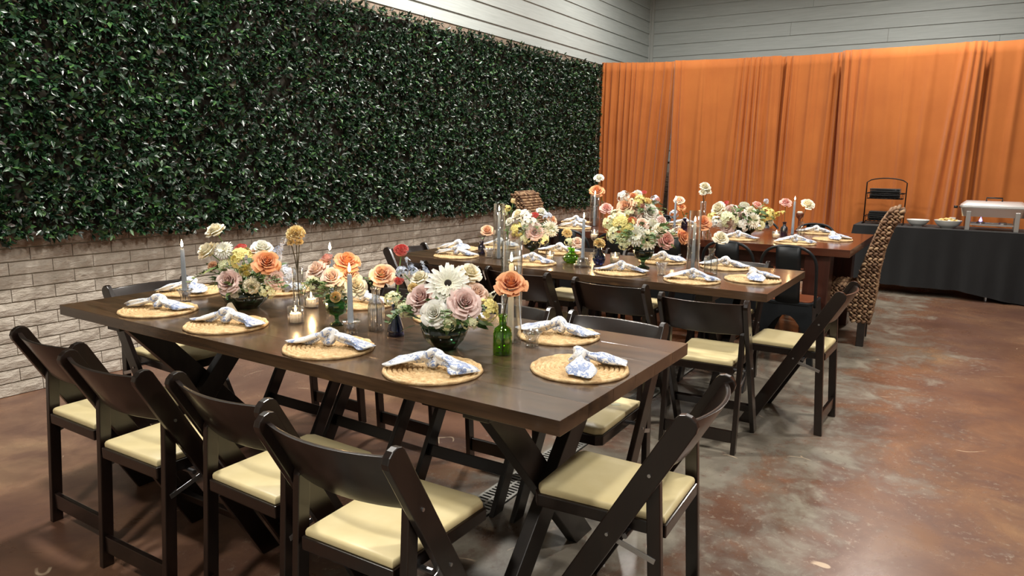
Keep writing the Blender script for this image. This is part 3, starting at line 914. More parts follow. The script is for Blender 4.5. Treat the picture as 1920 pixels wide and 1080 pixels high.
# ------------------------------------------------------------------ buffet along the drapes
def mat_black_cloth():
    t = NT('black_cloth'); t.col(t.ramp(t.noise(t.coord(), 3, 3), [(.3, srgb(15, 16, 18)), (.7, srgb(22, 23, 25))])); t.set(Roughness=.85, Sheen_Weight=.15)
    t.bump(t.noise(t.coord(), 90, 2), .1, .002)
mat_black_cloth()
plain('grey_plastic', srgb(120, 118, 114), .6)
BX0, BX1, BY0, BY1, BZ = 8.93, 9.58, -1.55, 1.10, .735
bt = thing('buffet_table', 'grey folding table hidden under the black cloth', 'table', ((BX0+BX1)/2, (BY0+BY1)/2, 0))
hx, hy = (BX1-BX0)/2, (BY1-BY0)/2
MB().box(-hx, hx, -hy, hy, BZ-.04, BZ).build('tabletop', 'grey_plastic', bt, bevel=.006)
for sx in (-1, 1):
    for sy in (-1, 0, 1):
        MB().tube([(sx*(hx-.1), sy*(hy-.2), 0), (sx*(hx-.1), sy*(hy-.2), BZ-.04)], .016, 8).build('leg', 'steel', bt, smooth=True)
cl = MB(); NP = 200
# closed drape: top sheet then skirt following the rectangle
def rect_pt(s):
    P = 2*(2*hx+2*hy+.0); d = s*P; W_, L_ = 2*hx+.02, 2*hy+.02
    P = 2*(W_+L_); d = s*P
    for (x0, y0, dx, dy, ln) in ((-W_/2, L_/2, 0, -1, L_), (-W_/2, -L_/2, 1, 0, W_), (W_/2, -L_/2, 0, 1, L_), (W_/2, L_/2, -1, 0, W_)):
        if d <= ln: return x0+dx*d, y0+dy*d, (-dy and (dy, 0) or (0, -dx)), d/ln
        d -= ln
    return -W_/2, L_/2, (-1, 0), 0
rings = []
for k, v in enumerate((0, .012, .05, .25, .5, .75, 1)):
    row = []
    for i in range(NP):
        s_ = i/NP; x, y, _, _ = rect_pt(s_)
        n = Vector((x/(hx+.01), 0)) if False else None
        ex, ey = 0, 0
        if abs(x) > hx+.005: ex = math.copysign(1, x)
        if abs(y) > hy+.005: ey = math.copysign(1, y)
        wave = .012*math.sin(s_*150)+.014*math.sin(s_*67+1.3)+.01*math.sin(s_*233)
        corner = abs(ex)*abs(ey)
        endy = max(0, (y+.2*0)/hy) 
        out = v*(.02+wave*1.2)+(.05*v if abs(y) > hy-.15 else 0)
        zb = .012 if y < -.25 else (.012+.085*min(1, (y+.25)/.5))
        z = BZ+.004+(zb-BZ-.004)*v if k else BZ+.004
        if k == 1: z = BZ-.004
        row.append((x+ex*out*(.25 if ex > 0 else 1), y+ey*out, z))
    rings.append(row)
for row in rings: cl.v += row
for k in range(len(rings)-1):
    for i in range(NP):
        i2 = (i+1) % NP; cl.f.append((k*NP+i, k*NP+i2, (k+1)*NP+i2, (k+1)*NP+i))
cl.f.append(tuple(range(NP)))
co = cl.build('tablecloth', 'black_cloth', None, smooth=True); co.location = ((BX0+BX1)/2, (BY0+BY1)/2, 0)
tag(co, 'long black cloth draped over the buffet table', 'tablecloth')
CZ = BZ+.0045
plain('white_ceramic', srgb(236, 236, 232), .25)
def bowl(x, y, r, h, label):
    t = thing('serving_bowl', label, 'bowl', (x, y, CZ), 0, 'white serving bowls')
    MB().lathe([(0, 0), (r*.42, 0), (r*.42, .006), (r*.5, .008), (r*.82, h*.5), (r, h), (r*.97, h+.002), (r*.78, h*.52), (r*.45, .016), (0, .014)], 32).build('bowl_body', 'white_ceramic', t, smooth=True)
    return t
p = px(1720, 425, CZ); bowl(9.22, p.y*9.22/p.x, .115, .072, 'empty white bowl on black cloth beside the wire stand')
p2 = px(1776, 428, CZ); b2 = bowl(9.14, p2.y*9.14/p2.x, .135, .085, 'white bowl filled with pale chips on black cloth')
def mat_chip():
    t = NT('chip'); t.col(t.ramp(t.noise(t.coord(), 30, 3), [(.3, srgb(214, 178, 96)), (.7, srgb(240, 218, 150))])); t.set(Roughness=.7)
mat_chip()
rr = random.Random(4)
cm = MB().grid(lambda u, v: ((u-.5)*.05, (v-.5)*.042, .006*math.cos((u-.5)*5)), 3, 3).mesh('chip', smooth='all', fix=False)
bp = b2.location
got = []
while len(got) < 15:
    a = rr.uniform(0, 6.28); q = .085*math.sqrt(rr.random()); x, y = bp.x+q*math.cos(a), bp.y+q*math.sin(a)
    if all(math.hypot(x-g[0], y-g[1]) > .028 for g in got): got.append((x, y))
for k, (x, y) in enumerate(got):
    q = math.hypot(x-bp.x, y-bp.y)
    o = obj('chip', cm, 'chip', None, (x, y, CZ+.074+.022*(1-q/.1)+.008*(k % 3)), (rr.uniform(-.25, .25), rr.uniform(-.25, .25), rr.uniform(0, 6)))
    tag(o, 'pale yellow chip in the filled white bowl', 'chip', 'chips in the white bowl')
# dark serving tongs by the bowl
tg = thing('serving_tongs', 'black serving tongs lying beside the bowl of chips', 'tongs', (9.44, p2.y*9.14/p2.x-.02, CZ))
plain('black_plastic', srgb(22, 22, 24), .4)
for s in (-1, 1):
    MB().bar((-.10, s*.004, .012), (.12, s*.028, .012), .014, .006, up=(0, 0, 1)).build('arm', 'black_plastic', tg, bevel=.002)
MB().tube([(-.10, 0, .012), (-.115, 0, .012)], .010, 8).build('hinge', 'black_plastic', tg)

# two-tier black wire stand with napkins in its baskets
wp = px(1655, 421, CZ); wx = 9.30; wy = wp.y*wx/wp.x
ws = thing('wire_stand', 'black two-tier wire basket stand at the end of the buffet', 'stand', (wx, wy, CZ))
plain('black_wire', srgb(26, 22, 20), .45, .4)
hw_, zt = .205, .50
arch = [(0, -hw_, 0), (0, -hw_, zt-.03)]+[(0, -hw_*math.cos(PI*i/10)**1 if False else -hw_+2*hw_*i/10, zt-.03+.05*math.sin(PI*i/10)**.5) for i in range(1, 10)]+[(0, hw_, zt-.03), (0, hw_, 0)]
MB().tube(arch, .007, 6).build('frame', 'black_wire', ws, smooth='all')
for s in (-1, 1): MB().tube([(-.12, s*hw_, .008), (.12, s*hw_, .008)], .008, 6).build('foot', 'black_wire', ws, smooth='all')
for z in (.03, .29):
    b = MB(); q = .13
    for zz, g in ((z, .015), (z+.06, 0)):
        b.tube([(-q+g, -hw_+.012+g, zz), (q-g, -hw_+.012+g, zz), (q-g, hw_-.012-g, zz), (-q+g, hw_-.012-g, zz)], .0045, 6, closed=True)
    for i in range(9):
        yy = -hw_+.03+(2*hw_-.06)*i/8; b.tube([(-q, yy, z+.06), (-q+.015, yy, z), (q-.015, yy, z), (q, yy, z+.06)], .003, 5)
    o = b.build('basket', 'black_wire', ws, smooth='all'); 
    for k in range(5):
        nb = MB(); dx = rr.uniform(-.01, .01); dy = rr.uniform(-.015, .015)
        nb.grid(lambda u, v, dx=dx, dy=dy, k=k: (-.10+.20*u+dx, -.15+.30*v+dy*.5, .002*math.sin(u*5+k)*math.sin(v*4+k*2)), 6, 8)
        n_ = nb.build('folded_napkin', 'black_cloth', None, smooth='all', fix=False); n_.location = (wx, wy, CZ+z+.017+k*.0215)
        md = n_.modifiers.new('thickness', 'SOLIDIFY'); md.thickness = .017; md.offset = 0
        tag(n_, '%s folded black napkin of the stack in the %s wire basket' % (('bottom', 'second lowest', 'middle', 'second highest', 'top')[k], 'lower' if z < .1 else 'upper'), 'napkin', 'folded black napkins, %s basket' % ('lower' if z < .1 else 'upper'))

# chafing dish
plain('brushed_steel', (.62, .61, .60, 1), .3, 1)
plain('foil', (.9, .9, .89, 1), .42, .8)
cp = px(1857, 434, CZ); cxx = 9.17; cyy = cp.y*cxx/cp.x
cd = thing('chafing_dish', 'steel chafing dish with closed lid on four legs', 'chafing dish', (cxx, cyy, CZ))
HL, HWd = .30, .165
for sx in (-1, 1):
    for sy in (-1, 1):
        MB().box(sx*(HWd-.02)-.012, sx*(HWd-.02)+.012, sy*(HL-.085)-.022, sy*(HL-.085)+.022, 0, .20).build('leg', 'brushed_steel', cd, bevel=.003)
for sx in (-1, 1): MB().box(sx*(HWd-.02)-.004, sx*(HWd-.02)+.004, -(HL-.11), HL-.11, .055, .072).build('rail', 'brushed_steel', cd)
MB().box(-HWd+.03, HWd-.03, -.13, .13, .051, .055).build('shelf', 'brushed_steel', cd)
def frustum(b, x0, y0, z0, x1, y1, z1, r=.04, n=5):
    k = []
    for hx_, hy_, z in ((x0, y0, z0), (x1, y1, z1)):
        for qx, qy, a0 in ((1, 1, 0), (-1, 1, PI/2), (-1, -1, PI), (1, -1, 1.5*PI)):
            for i in range(n+1):
                a = a0+PI/2*i/n; k.append((qx*(hx_-r)+r*math.cos(a), qy*(hy_-r)+r*math.sin(a), z))
    m_ = len(k)//2
    b.add(k, [tuple(range(m_-1, -1, -1)), tuple(range(m_, 2*m_))]+[(i, (i+1) % m_, m_+(i+1) % m_, m_+i) for i in range(m_)])
    return b
frustum(MB(), HWd-.02, HL-.025, .145, HWd-.004, HL-.006, .235).build('water_pan', 'brushed_steel', cd, smooth=True)
frustum(MB(), HWd+.012, HL+.012, .235, HWd+.012, HL+.012, .247).build('rim', 'brushed_steel', cd, smooth=True)
ld = frustum(frustum(MB(), HWd, HL, .247, HWd, HL, .262), HWd, HL, .262, HWd-.05, HL-.05, .305).build('lid', 'foil', cd, smooth=True)
MB().tube([(0, -.07, .305), (0, -.07, .340), (0, .07, .340), (0, .07, .305)], .008, 8).build('handle', 'black_plastic', ld, smooth='all')
MB().tube([(-HWd+.01, HL+.02, .24), (-HWd+.01, HL+.055, .24)], .014, 8).build('side_handle', 'black_plastic', cd, smooth='all')
emit('blue_flame', (.25, .2, 1.0), 6)
for k, yy in enumerate((.10, -.10)):
    fc = thing('fuel_can', ('lit fuel can with a blue flame' if k == 0 else 'small steel fuel can')+' on the shelf of the chafing dish', 'fuel can', (cxx, cyy+yy, CZ+.0555))
    MB().lathe([(0, 0), (.035, 0), (.036, .004), (.036, .03), (.03, .033), (0, .033)], 20).build('can', 'brushed_steel', fc, smooth=True)
    if k == 0: MB().lathe([(0, .033), (.016, .038), (.013, .052), (.005, .07), (0, .082)], 10).build('flame', 'blue_flame', fc, smooth='all')
# white cloth folded beside the chafer
wc = MB().box(-.01, .01, -.03, .03, 0, .11).build('folded_card', 'white_ceramic', None, bevel=.004); wc.location = (9.30, cyy+.36, CZ)
tag(wc, 'small white upright card beside the chafing dish', 'card')

# ------------------------------------------------------------------ glass, candles, flowers
def glass(name, col, rough=.02, ior=1.45):
    """thin clear or tinted glass: see-through plus Fresnel reflection"""
    t = NT(name); t.t.nodes.remove(t.b)
    out = t.t.nodes['Material Output']
    tr = t.n('ShaderNodeBsdfTransparent'); tr.inputs[0].default_value = col
    gl = t.n('ShaderNodeBsdfGlossy'); gl.inputs['Roughness'].default_value = rough; gl.inputs[0].default_value = (1, 1, 1, 1)
    lw = t.n('ShaderNodeLayerWeight'); lw.inputs[0].default_value = .5
    fz = t.math('ADD', t.math('MULTIPLY', t.math('POWER', lw.outputs['Facing'], 2.4), .80), .07)   # Schlick reflectance, same from both faces
    mx = t.n('ShaderNodeMixShader'); t.l(fz, mx.inputs[0]); t.l(tr.outputs[0], mx.inputs[1]); t.l(gl.outputs[0], mx.inputs[2]); t.l(mx.outputs[0], out.inputs[0])
    return t.m
glass('clear_glass', (.94, .955, .955, 1), .03, 1.5)
def crystal():
    m_ = glass('crystal', (.95, .96, .96, 1), .10); nt = m_.node_tree
    for nd in nt.nodes:
        if nd.type == 'MATH' and nd.operation == 'ADD': nd.inputs[1].default_value = .26
crystal()
glass('green_glass', (.55, .80, .16, 1))
glass('deep_green_glass', (.16, .50, .22, 1))
glass('dark_green_glass', (.20, .34, .24, 1))
glass('navy_glass', (.26, .34, .58, 1))
glass('purple_glass', (.36, .32, .48, 1))
plain('water', (.75, .8, .8, 1), .02, 0, Transmission_Weight=1.0, IOR=1.33)
def waxm(name, col):
    t = NT(name); t.set(Base_Color=col, Roughness=.45, Subsurface_Weight=.15, Subsurface_Radius=(.01, .008, .006)); return t.m
waxm('grey_wax', srgb(150, 160, 172)); waxm('white_wax', srgb(238, 228, 210))
plain('wick', srgb(30, 26, 22), .9)
emit('flame', (1.0, .74, .36), 45)
plain('stem_green', srgb(96, 128, 62), .6)
plain('stem_dark', srgb(70, 62, 42), .6)
def petal(name, inner, outer, edge=None):
    t = NT(name); co = t.coord()
    ln = t.n('ShaderNodeVectorMath', operation='LENGTH'); t.l(co, ln.inputs[0])
    c = t.ramp(ln.outputs['Value'], [(.15, inner), (.95, outer)])
    t.col(c); t.set(Roughness=.6, Sheen_Weight=.2, Subsurface_Weight=.08, Subsurface_Radius=(.01, .006, .004))
    t.bump(t.noise(co, 9, 3), .1, .05)
petal('p_cream', srgb(238, 222, 160), srgb(250, 244, 224))
petal('p_white', srgb(238, 236, 206), srgb(252, 250, 242))
petal('p_yellow', srgb(226, 206, 92), srgb(244, 232, 150))
petal('p_orange', srgb(212, 116, 72), srgb(240, 172, 120))
petal('p_peach', srgb(240, 172, 128), srgb(250, 208, 172))
petal('p_blush', srgb(240, 198, 176), srgb(250, 226, 208))
petal('p_mauve', srgb(216, 164, 154), srgb(240, 214, 206))
petal('p_pink', srgb(232, 150, 140), srgb(246, 196, 182))
petal('p_coral', srgb(222, 84, 84), srgb(244, 130, 120))
petal('p_gold', srgb(240, 204, 128), srgb(252, 230, 174))
petal('p_blue', srgb(190, 204, 232), srgb(222, 230, 244))
petal('p_lime', srgb(206, 216, 140), srgb(238, 240, 200))
plain('flower_eye', srgb(40, 30, 22), .8); plain('flower_eye_yellow', srgb(214, 176, 60), .8)
def mat_fol(name, a, b):
    t = NT(name); g = t.n('ShaderNodeNewGeometry'); t.col(t.ramp(g.outputs['Random Per Island'], [(0, a), (1, b)])); t.set(Roughness=.5)
mat_fol('leaf_green', srgb(62, 92, 48), srgb(126, 152, 92)); mat_fol('leaf_sage', srgb(92, 112, 88), srgb(150, 164, 132))

def cup_petal(b, a, ha, r0, r1, h, roll, z0=0, n=4, m=5, ex=1.3):
    def fn(u, v):
        uu = 2*u-1; wv = math.sin(PI*(.18+.68*v))**.7
        r = r0+(r1-r0)*v**ex+roll*v**6; zz = z0+h*(v**.8)*(1-.10*uu*uu*v)-abs(roll)*.6*v**8
        an = a+uu*ha*wv
        return (r*math.cos(an), r*math.sin(an), zz)
    b.grid(fn, n, m)
def rose_mesh(seed):
    r = random.Random(seed); b = MB()
    for k in range(3): cup_petal(b, k*2.1+r.random(), 1.7, .06, .08, .78, .0, .22, 4, 4)
    for ring, (n, r0, r1, h, roll, z0, ha) in enumerate(((3, .10, .17, .80, .03, .18, 1.35), (4, .16, .29, .80, .05, .14, 1.05), (5, .20, .43, .80, .07, .07, .88), (5, .22, .58, .74, .11, .02, .86), (6, .22, .73, .64, .16, -.04, .72), (5, .22, .86, .46, .20, -.08, .74))):
        for k in range(n): cup_petal(b, 2*PI*(k+.5*(ring % 2))/n+r.uniform(-.15, .15), ha, r0, r1*r.uniform(.93, 1.05), h*r.uniform(.94, 1.06), roll*r.uniform(.5, 1.3), z0, 4, 6, (.6, .6, .65, .7, .85, 1.05)[ring])
    return b.mesh('rose', smooth='all', fix=False)
def ran_mesh(seed):
    r = random.Random(seed); b = MB()
    for ring in range(6):
        n = 5; q = (ring+1)/6
        for k in range(n): cup_petal(b, 2*PI*(k+.37*ring)/n, .85, .1+.5*q, .14+.62*q+.1*q*q, .75-.25*q, -.14*q, .10*(1-q), 4, 4)
    return b.mesh('ranunculus', smooth='all', fix=False)
def strip_flower(seed, layers, name, wd=.12):
    r = random.Random(seed); b = MB()
    for n, r0, r1, z0, lift, droop in layers:
        for k in range(n):
            a = 2*PI*(k+r.uniform(-.2, .2))/n; L = (r1-r0)*r.uniform(.92, 1.06)
            def fn(u, v, a=a, L=L, r0=r0, z0=z0, lift=lift, droop=droop):
                rr = r0+L*v; w_ = wd*math.sin(PI*min(.92, .12+.8*v))**.6*(2*u-1)
                z = z0+lift*v-droop*v*v+.03*abs(2*u-1)
                return (rr*math.cos(a)-w_*math.sin(a), rr*math.sin(a)+w_*math.cos(a), z)
            b.grid(fn, 2, 4)
    return b.mesh(name, smooth='all', fix=False)
def carn_mesh(seed):
    r = random.Random(seed); b = MB()
    for k in range(70):
        a = r.uniform(0, 6.28); el = r.uniform(.05, 1.45); d = Vector((math.cos(a)*math.cos(el), math.sin(a)*math.cos(el), math.sin(el)*.8))
        s_ = d.cross(Vector((r.uniform(-1, 1), r.uniform(-1, 1), r.uniform(-1, 1)))).normalized()
        t_ = d.cross(s_); ph = r.uniform(0, 6)
        def fn(u, v, d=d, s_=s_, t_=t_, ph=ph):
            w_ = (2*u-1)*(.08+.30*v); return Vector((0, 0, .2))+d*(.25+.62*v)+s_*w_+t_*(.06*math.sin(u*14+ph)*v)
        b.grid(fn, 5, 2)
    return b.mesh('carnation', smooth='all', fix=False)
def cluster_mesh(seed, n, shape):
    """many small four-petal florets over an ellipsoid or up a spike"""
    r = random.Random(seed); b = MB()
    for k in range(n):
        a = r.uniform(0, 6.28); q = r.random()
        if shape == 'dome':
            el = r.uniform(-.35, 1.5); d = Vector((math.cos(a)*math.cos(el), math.sin(a)*math.cos(el), math.sin(el))); p = d*.85*r.uniform(.8, 1.05)
        else:
            d = Vector((math.cos(a), math.sin(a), .5)).normalized(); p = Vector((0, 0, -1+2*q))+d*(.34*(1.15-q*.8))
        s_ = d.orthogonal().normalized(); t_ = d.cross(s_); sz = r.uniform(.17, .26) if shape == 'dome' else r.uniform(.16, .24)*(1.2-.6*q)
        ro = r.uniform(0, 1.5)
        for i in range(5):
            aa = ro+i*2*PI/5; e = s_*math.cos(aa)+t_*math.sin(aa); g = d.cross(e)
            b.add([p, p+e*sz*.6+g*sz*.42+d*sz*.2, p+e*sz*1.15+d*sz*.12, p+e*sz*.6-g*sz*.42+d*sz*.2], [(0, 1, 2, 3)])
    return b.mesh('floret_cluster' if shape == 'dome' else 'floret_spike', smooth=False, fix=False)
FM = {'rose': [rose_mesh(k) for k in range(3)], 'ranunculus': [ran_mesh(k) for k in range(2)],
      'gerbera_daisy': [strip_flower(3, ((20, .18, 1.0, .06, .12, .16), (16, .16, .62, .13, .16, .10)), 'gerbera_daisy', .135)],
      'chrysanthemum': [strip_flower(5, ((24, .1, 1.0, .0, .2, .2), (20, .1, .82, .08, .34, .16), (14, .06, .5, .16, .4, .1)), 'chrysanthemum', .10)],
      'carnation': [carn_mesh(k) for k in range(2)], 'stock_cluster': [cluster_mesh(k, 46, 'dome') for k in range(2)], 'delphinium': [cluster_mesh(9+k, 34, 'spike') for k in range(2)]}
EYE = MB().lathe([(0, .13), (.12, .12), (.19, .07), (.19, .0), (0, .0)], 12).mesh('flower_eye', smooth='all')
EYE_S = MB().lathe([(0, .17), (.07, .16), (.10, .10), (.10, .0), (0, .0)], 10).mesh('flower_eye', smooth='all')
CFH = Vector((CF.x, CF.y, 0)).normalized()
def on_plane(x, y, base, off=0):
    """point on the upright plane through base (off metres nearer) seen at pixel (x, y)"""
    d = CR*((x-960)/FPX)-CU*((y-540)/FPX)+CF
    t = ((base-Vector((0, 0, CAMH))).dot(CFH)-off)/d.dot(CFH)
    return Vector((0, 0, CAMH))+d*t
def depth(p): return (p-Vector((0, 0, CAMH))).dot(CF)
cnt = [0]
def bloom(kind, mat, p, axis, r, parent, origin):
    cnt[0] += 1; me = FM[kind][cnt[0] % len(FM[kind])]
    q = Vector(axis).normalized().to_track_quat('Z', 'Y')
    h = {'rose': .42, 'ranunculus': .35, 'carnation': .5}.get(kind, .0)
    o = obj(kind, me, mat, parent, Vector(p)-origin-Vector(axis).normalized()*r*h, q.to_euler(), (r, r, r))
    o.rotation_euler.rotate_axis('Z', cnt[0]*1.7)
    if kind == 'gerbera_daisy': obj('flower_eye', EYE if mat == 'p_white' else EYE, 'flower_eye', o)
    if kind == 'chrysanthemum': obj('flower_eye', EYE_S, 'flower_eye_yellow', o)
    return o
def leaf_mesh(cen, dirs, size, rg_, wide=.22):
    N = len(cen); d = np.array(dirs); d /= np.linalg.norm(d, axis=1, keepdims=True)
    up = np.tile([0, 0, 1.], (N, 1))+rg_.normal(0, .45, (N, 3)); s_ = np.cross(d, up); s_ /= np.linalg.norm(s_, axis=1, keepdims=True)+1e-9
    nn = np.cross(s_, d); L = rg_.uniform(*size, N)[:, None]; W_ = L*wide; b = np.array(cen)
    v = np.stack([b, b+d*L*.35+s_*W_*.9+nn*L*.04, b+d*L*.4-nn*L*.02, b+d*L*.35-s_*W_*.9+nn*L*.04, b+d*L*.72+s_*W_*.6, b+d*L*.72-s_*W_*.6, b+d*L-nn*L*.12], 1)
    k = np.arange(N)[:, None]*7
    f = np.concatenate([k+[0, 2, 1], k+[0, 3, 2], k+[1, 2, 4], k+[2, 3, 5], k+[2, 5, 4], k+[4, 5, 6]], 0)
    return v.reshape(-1, 3), f
def bouquet(label, base, mouth_z, spread, items, group=None, nleaf=90, seed=0, axis_up=.55):
    """flowers held in a vase standing at base; items: (kind, mat, px, py, diameter in px, metres nearer)"""
    rg_ = np.random.default_rng(seed+3)
    mouth = Vector((base.x, base.y, mouth_z))
    t = thing('flower_arrangement', label, 'flowers', mouth, 0, group)
    st = MB()
    for kind, mat, x, y, dia, off in items:
        p = on_plane(x, y, base, off); r = dia/2*depth(p)/FPX
        ax = (p-mouth)+Vector((0, 0, axis_up*spread*.7))-CFH*((1.6 if kind in ('gerbera_daisy', 'chrysanthemum') else .8)*spread)
        bloom(kind, mat, p, ax, r*1.13, t, mouth)
        a = Vector((rg_.uniform(-.02, .02), rg_.uniform(-.02, .02), -.01)); e = p-mouth-ax.normalized()*r*.4
        st.tube([a, a.lerp(e, .5)+Vector((0, 0, .01)), e], .0022, 5)
    o = st.build('stems', 'stem_green', t, smooth='all', fix=False); tag(o, kind='stuff')
    cen, ds = [], []
    for k in range(nleaf):
        a = rg_.uniform(0, 2*PI); q = spread*(.35+.65*rg_.random())
        z = rg_.uniform(.0, .10)*(spread/.16)
        dv = np.array([math.cos(a), math.sin(a), rg_.uniform(-.4, .7)])
        cen.append([q*math.cos(a)*.75, q*math.sin(a)*.75, z]); ds.append(dv)
    v, f = leaf_mesh(cen, ds, (.03*spread/.16, .07*spread/.16), rg_)
    o = obj('foliage', np_mesh('foliage', v, f), 'leaf_green' if seed % 2 else 'leaf_sage', t); tag(o, kind='stuff')
    # trailing filler sprigs
    for k in range(7):
        a = rg_.uniform(0, 2*PI); n = 12; cen, ds = [], []
        L = spread*rg_.uniform(.7, 1.0); b = MB(); pts = []
        for i in range(n):
            q = i/(n-1); p = Vector((math.cos(a)*(spread*.35+L*q), math.sin(a)*(spread*.35+L*q), .03+.06*math.sin(q*2.2)-.05*q*q)); pts.append(p)
            for sgn in (-1, 1): cen.append(p); ds.append([math.cos(a)*.5-sgn*math.sin(a), math.sin(a)*.5+sgn*math.cos(a), .3])
        v, f = leaf_mesh([list(c) for c in cen], ds, (.012*spread/.16+.004, .024*spread/.16+.004), rg_, .3)
        sg = obj('sprig', np_mesh('sprig', v, f), 'leaf_green', t)
        b.tube(pts, .0012, 4).build('sprig_stem', 'stem_green', sg, smooth='all', fix=False)
    return t
def vessel(name, label, cat, base, prof, mat, n=28, flute=0, nf=0, group=None, rz=0):
    b = MB().lathe(prof, n if not nf else max(n, nf*6), flute=flute, nf=nf, closed=False)
    o = b.build(name, mat, None, smooth='all', fix=True); o.location = base
    return tag(o, label, cat, group)
def wall_prof(outer, th, floor_z):
    """closed outer profile list (r,z) bottom to top -> outer then inner wall"""
    inner = [(max(.0005, r-th), max(z, floor_z)) for r, z in reversed(outer)]
    return [(0, outer[0][1])]+outer+inner+[(0, floor_z)]
def flame_on(parent, z, s=1.0, watts=.5):
    MB().lathe([(0, 0), (.0045*s, .006*s), (.0055*s, .012*s), (.0035*s, .022*s), (.0012*s, .031*s), (0, .034*s)], 10).xf(Matrix.Translation((0, 0, z+.006))).build('flame', 'flame', parent, smooth='all')
    ld = bpy.data.lights.new('flame_light', 'POINT'); ld.energy = watts; ld.color = (1, .62, .28); ld.shadow_soft_size = .012
    lo = bpy.data.objects.new('flame_light', ld); C.objects.link(lo); lo.parent = parent; lo.location = (0, 0, z+.045)
def taper(base, h, label, r0=.0115, r1=.0085, mat='grey_wax', lit=True, group='tall taper candles'):
    t = thing('taper_candle', label, 'candle', base, 0, group)
    MB().lathe([(0, 0), (r0, 0), (r0, .01), (r1, h-.006), (r1*.7, h), (0, h-.002)], 18).build('wax', mat, t, smooth=True)
    MB().tube([(0, 0, h-.003), (.001, 0, h+.009)], .0011, 5).build('wick', 'wick', t)
    if lit: flame_on(t, h+.001, 1.0)
    return t
def crystal_holder(base, r, h, label, group='small crystal candle cups'):
    o = vessel('candle_holder', label, 'candle holder', base, [(0, 0), (r*.66, 0), (r*.62, h*.12), (r*.56, h*.45), (r*.78, h*.8), (r, h*.97), (r*.96, h), (r*.66, h*.82), (.0125, h*.62), (.0125, h*.35), (0, h*.35)], 'crystal', 48, .10, 8, group)
    return base.z+h*.351
def tealight(base, r, h, label):
    k = vessel('tealight_glass', label, 'candle glass', base, wall_prof([(r*.9, 0), (r, h*.1), (r, h)], .003, .006), 'crystal', 48, .035, 16, 'ribbed tealight glasses')
    t = thing('tealight_candle', 'lit white tealight '+label.split(' ', 2)[2], 'candle', (base.x, base.y, base.z+.0065), 0, 'tealight candles')
    q = r-.0075
    MB().lathe([(0, 0), (q, 0), (q, h*.5), (q*.9, h*.52), (0, h*.5)], 20).build('wax', 'white_wax', t, smooth=True)
    MB().tube([(0, 0, h*.48), (0, 0, h*.5+.008)], .001, 5).build('wick', 'wick', t)
    flame_on(t, h*.5, .75, .45)
def cylinder_vase(base, r, h, label, mat='clear_glass', name='glass_cylinder', group='tall clear glass cylinders'):
    vessel(name, label, 'vase', base, wall_prof([(r*.96, 0), (r, .004), (r, h)], .0022, .006), mat, 32, group=group)
def bottle(base, r, h, label, mat, neck=.36, shape='bottle', ribs=0, group='bud vases'):
    if shape == 'bottle': pr = [(r*.94, 0), (r, h*.03), (r, h*.55), (r*.86, h*.66), (r*neck, h*.74), (r*neck, h*.93), (r*neck*1.3, h*.95), (r*neck*1.3, h)]
    elif shape == 'cone': pr = [(r*.97, 0), (r, h*.03), (r*.92, h*.25), (r*.42, h*.72), (r*.34, h*.9), (r*.48, h)]
    elif shape == 'round': pr = [(r*.5, 0), (r*.8, h*.08), (r, h*.3), (r*.86, h*.5), (r*.4, h*.66), (r*.34, h*.85), (r*.52, h)]
    vessel('bud_vase', label, 'vase', base, wall_prof(pr, .0022, .005), mat, 32 if not ribs else 64, .03 if ribs else 0, ribs, group)
def stem_flower(base, vz, items, label, stemmat='stem_green', leaf=True, group='single flower stems'):
    """cut flowers standing in a bud vase: items (kind, mat, px, py, dia px, off)"""
    mouth = Vector((base.x, base.y, vz))
    t = thing('cut_flower', label, 'flower', Vector((base.x, base.y, base.z+.007)), 0, group); org = Vector((base.x, base.y, base.z+.007))
    for i, (kind, mat, x, y, dia, off) in enumerate(items):
        p = on_plane(x, y, base, off); r = dia/2*depth(p)/FPX
        ax = Vector((0, 0, 1))*.75-CFH*.75+(p-mouth)*1.2
        o = bloom(kind, mat, p, ax, r*1.13, t, org)
        e = p-ax.normalized()*r*.35; k = Vector((.002*(i+1), .001*i, .003))
        m_ = mouth-org+Vector((0, 0, -.01))
        MB().tube([k, m_, m_.lerp(e-org, .5)+Vector((.004, .003, .006)), e-org], .0022, 6).build('stem', stemmat, t, smooth='all', fix=False)
    if leaf:
        rg_ = np.random.default_rng(int(abs(base.x*1000))); m_ = mouth-org
        v, f = leaf_mesh([[m_.x, m_.y, m_.z+.02+.012*i] for i in range(3)], [[math.cos(i*2.3), math.sin(i*2.3), .4] for i in range(3)], (.03, .045), rg_, .3)
        obj('leaf', np_mesh('leaf', v, f), 'leaf_green', t)
def goblet(base, r, h, label, mat):
    vessel('footed_vase', label, 'vase', base, [(0, 0), (r*.68, 0), (r*.66, h*.05), (r*.24, h*.12), (r*.18, h*.22), (r*.26, h*.32), (r*.8, h*.42), (r, h*.62), (r*.98, h), (r*.93, h), (r*.94, h*.64), (r*.74, h*.46), (0, h*.38)], mat, 48, .02, 12, 'flower vases')
def flower_bowl(base, r, h, label, mat):
    vessel('flower_bowl', label, 'bowl', base, [(0, 0), (r*.5, 0), (r*.52, h*.08), (r*.82, h*.42), (r, h), (r*.96, h), (r*.78, h*.44), (r*.45, h*.14), (0, h*.12)], mat, 48, .015, 14, 'flower vases')

FA = ' on '
z1, z2, z3 = T1Z, T2Z, T3Z
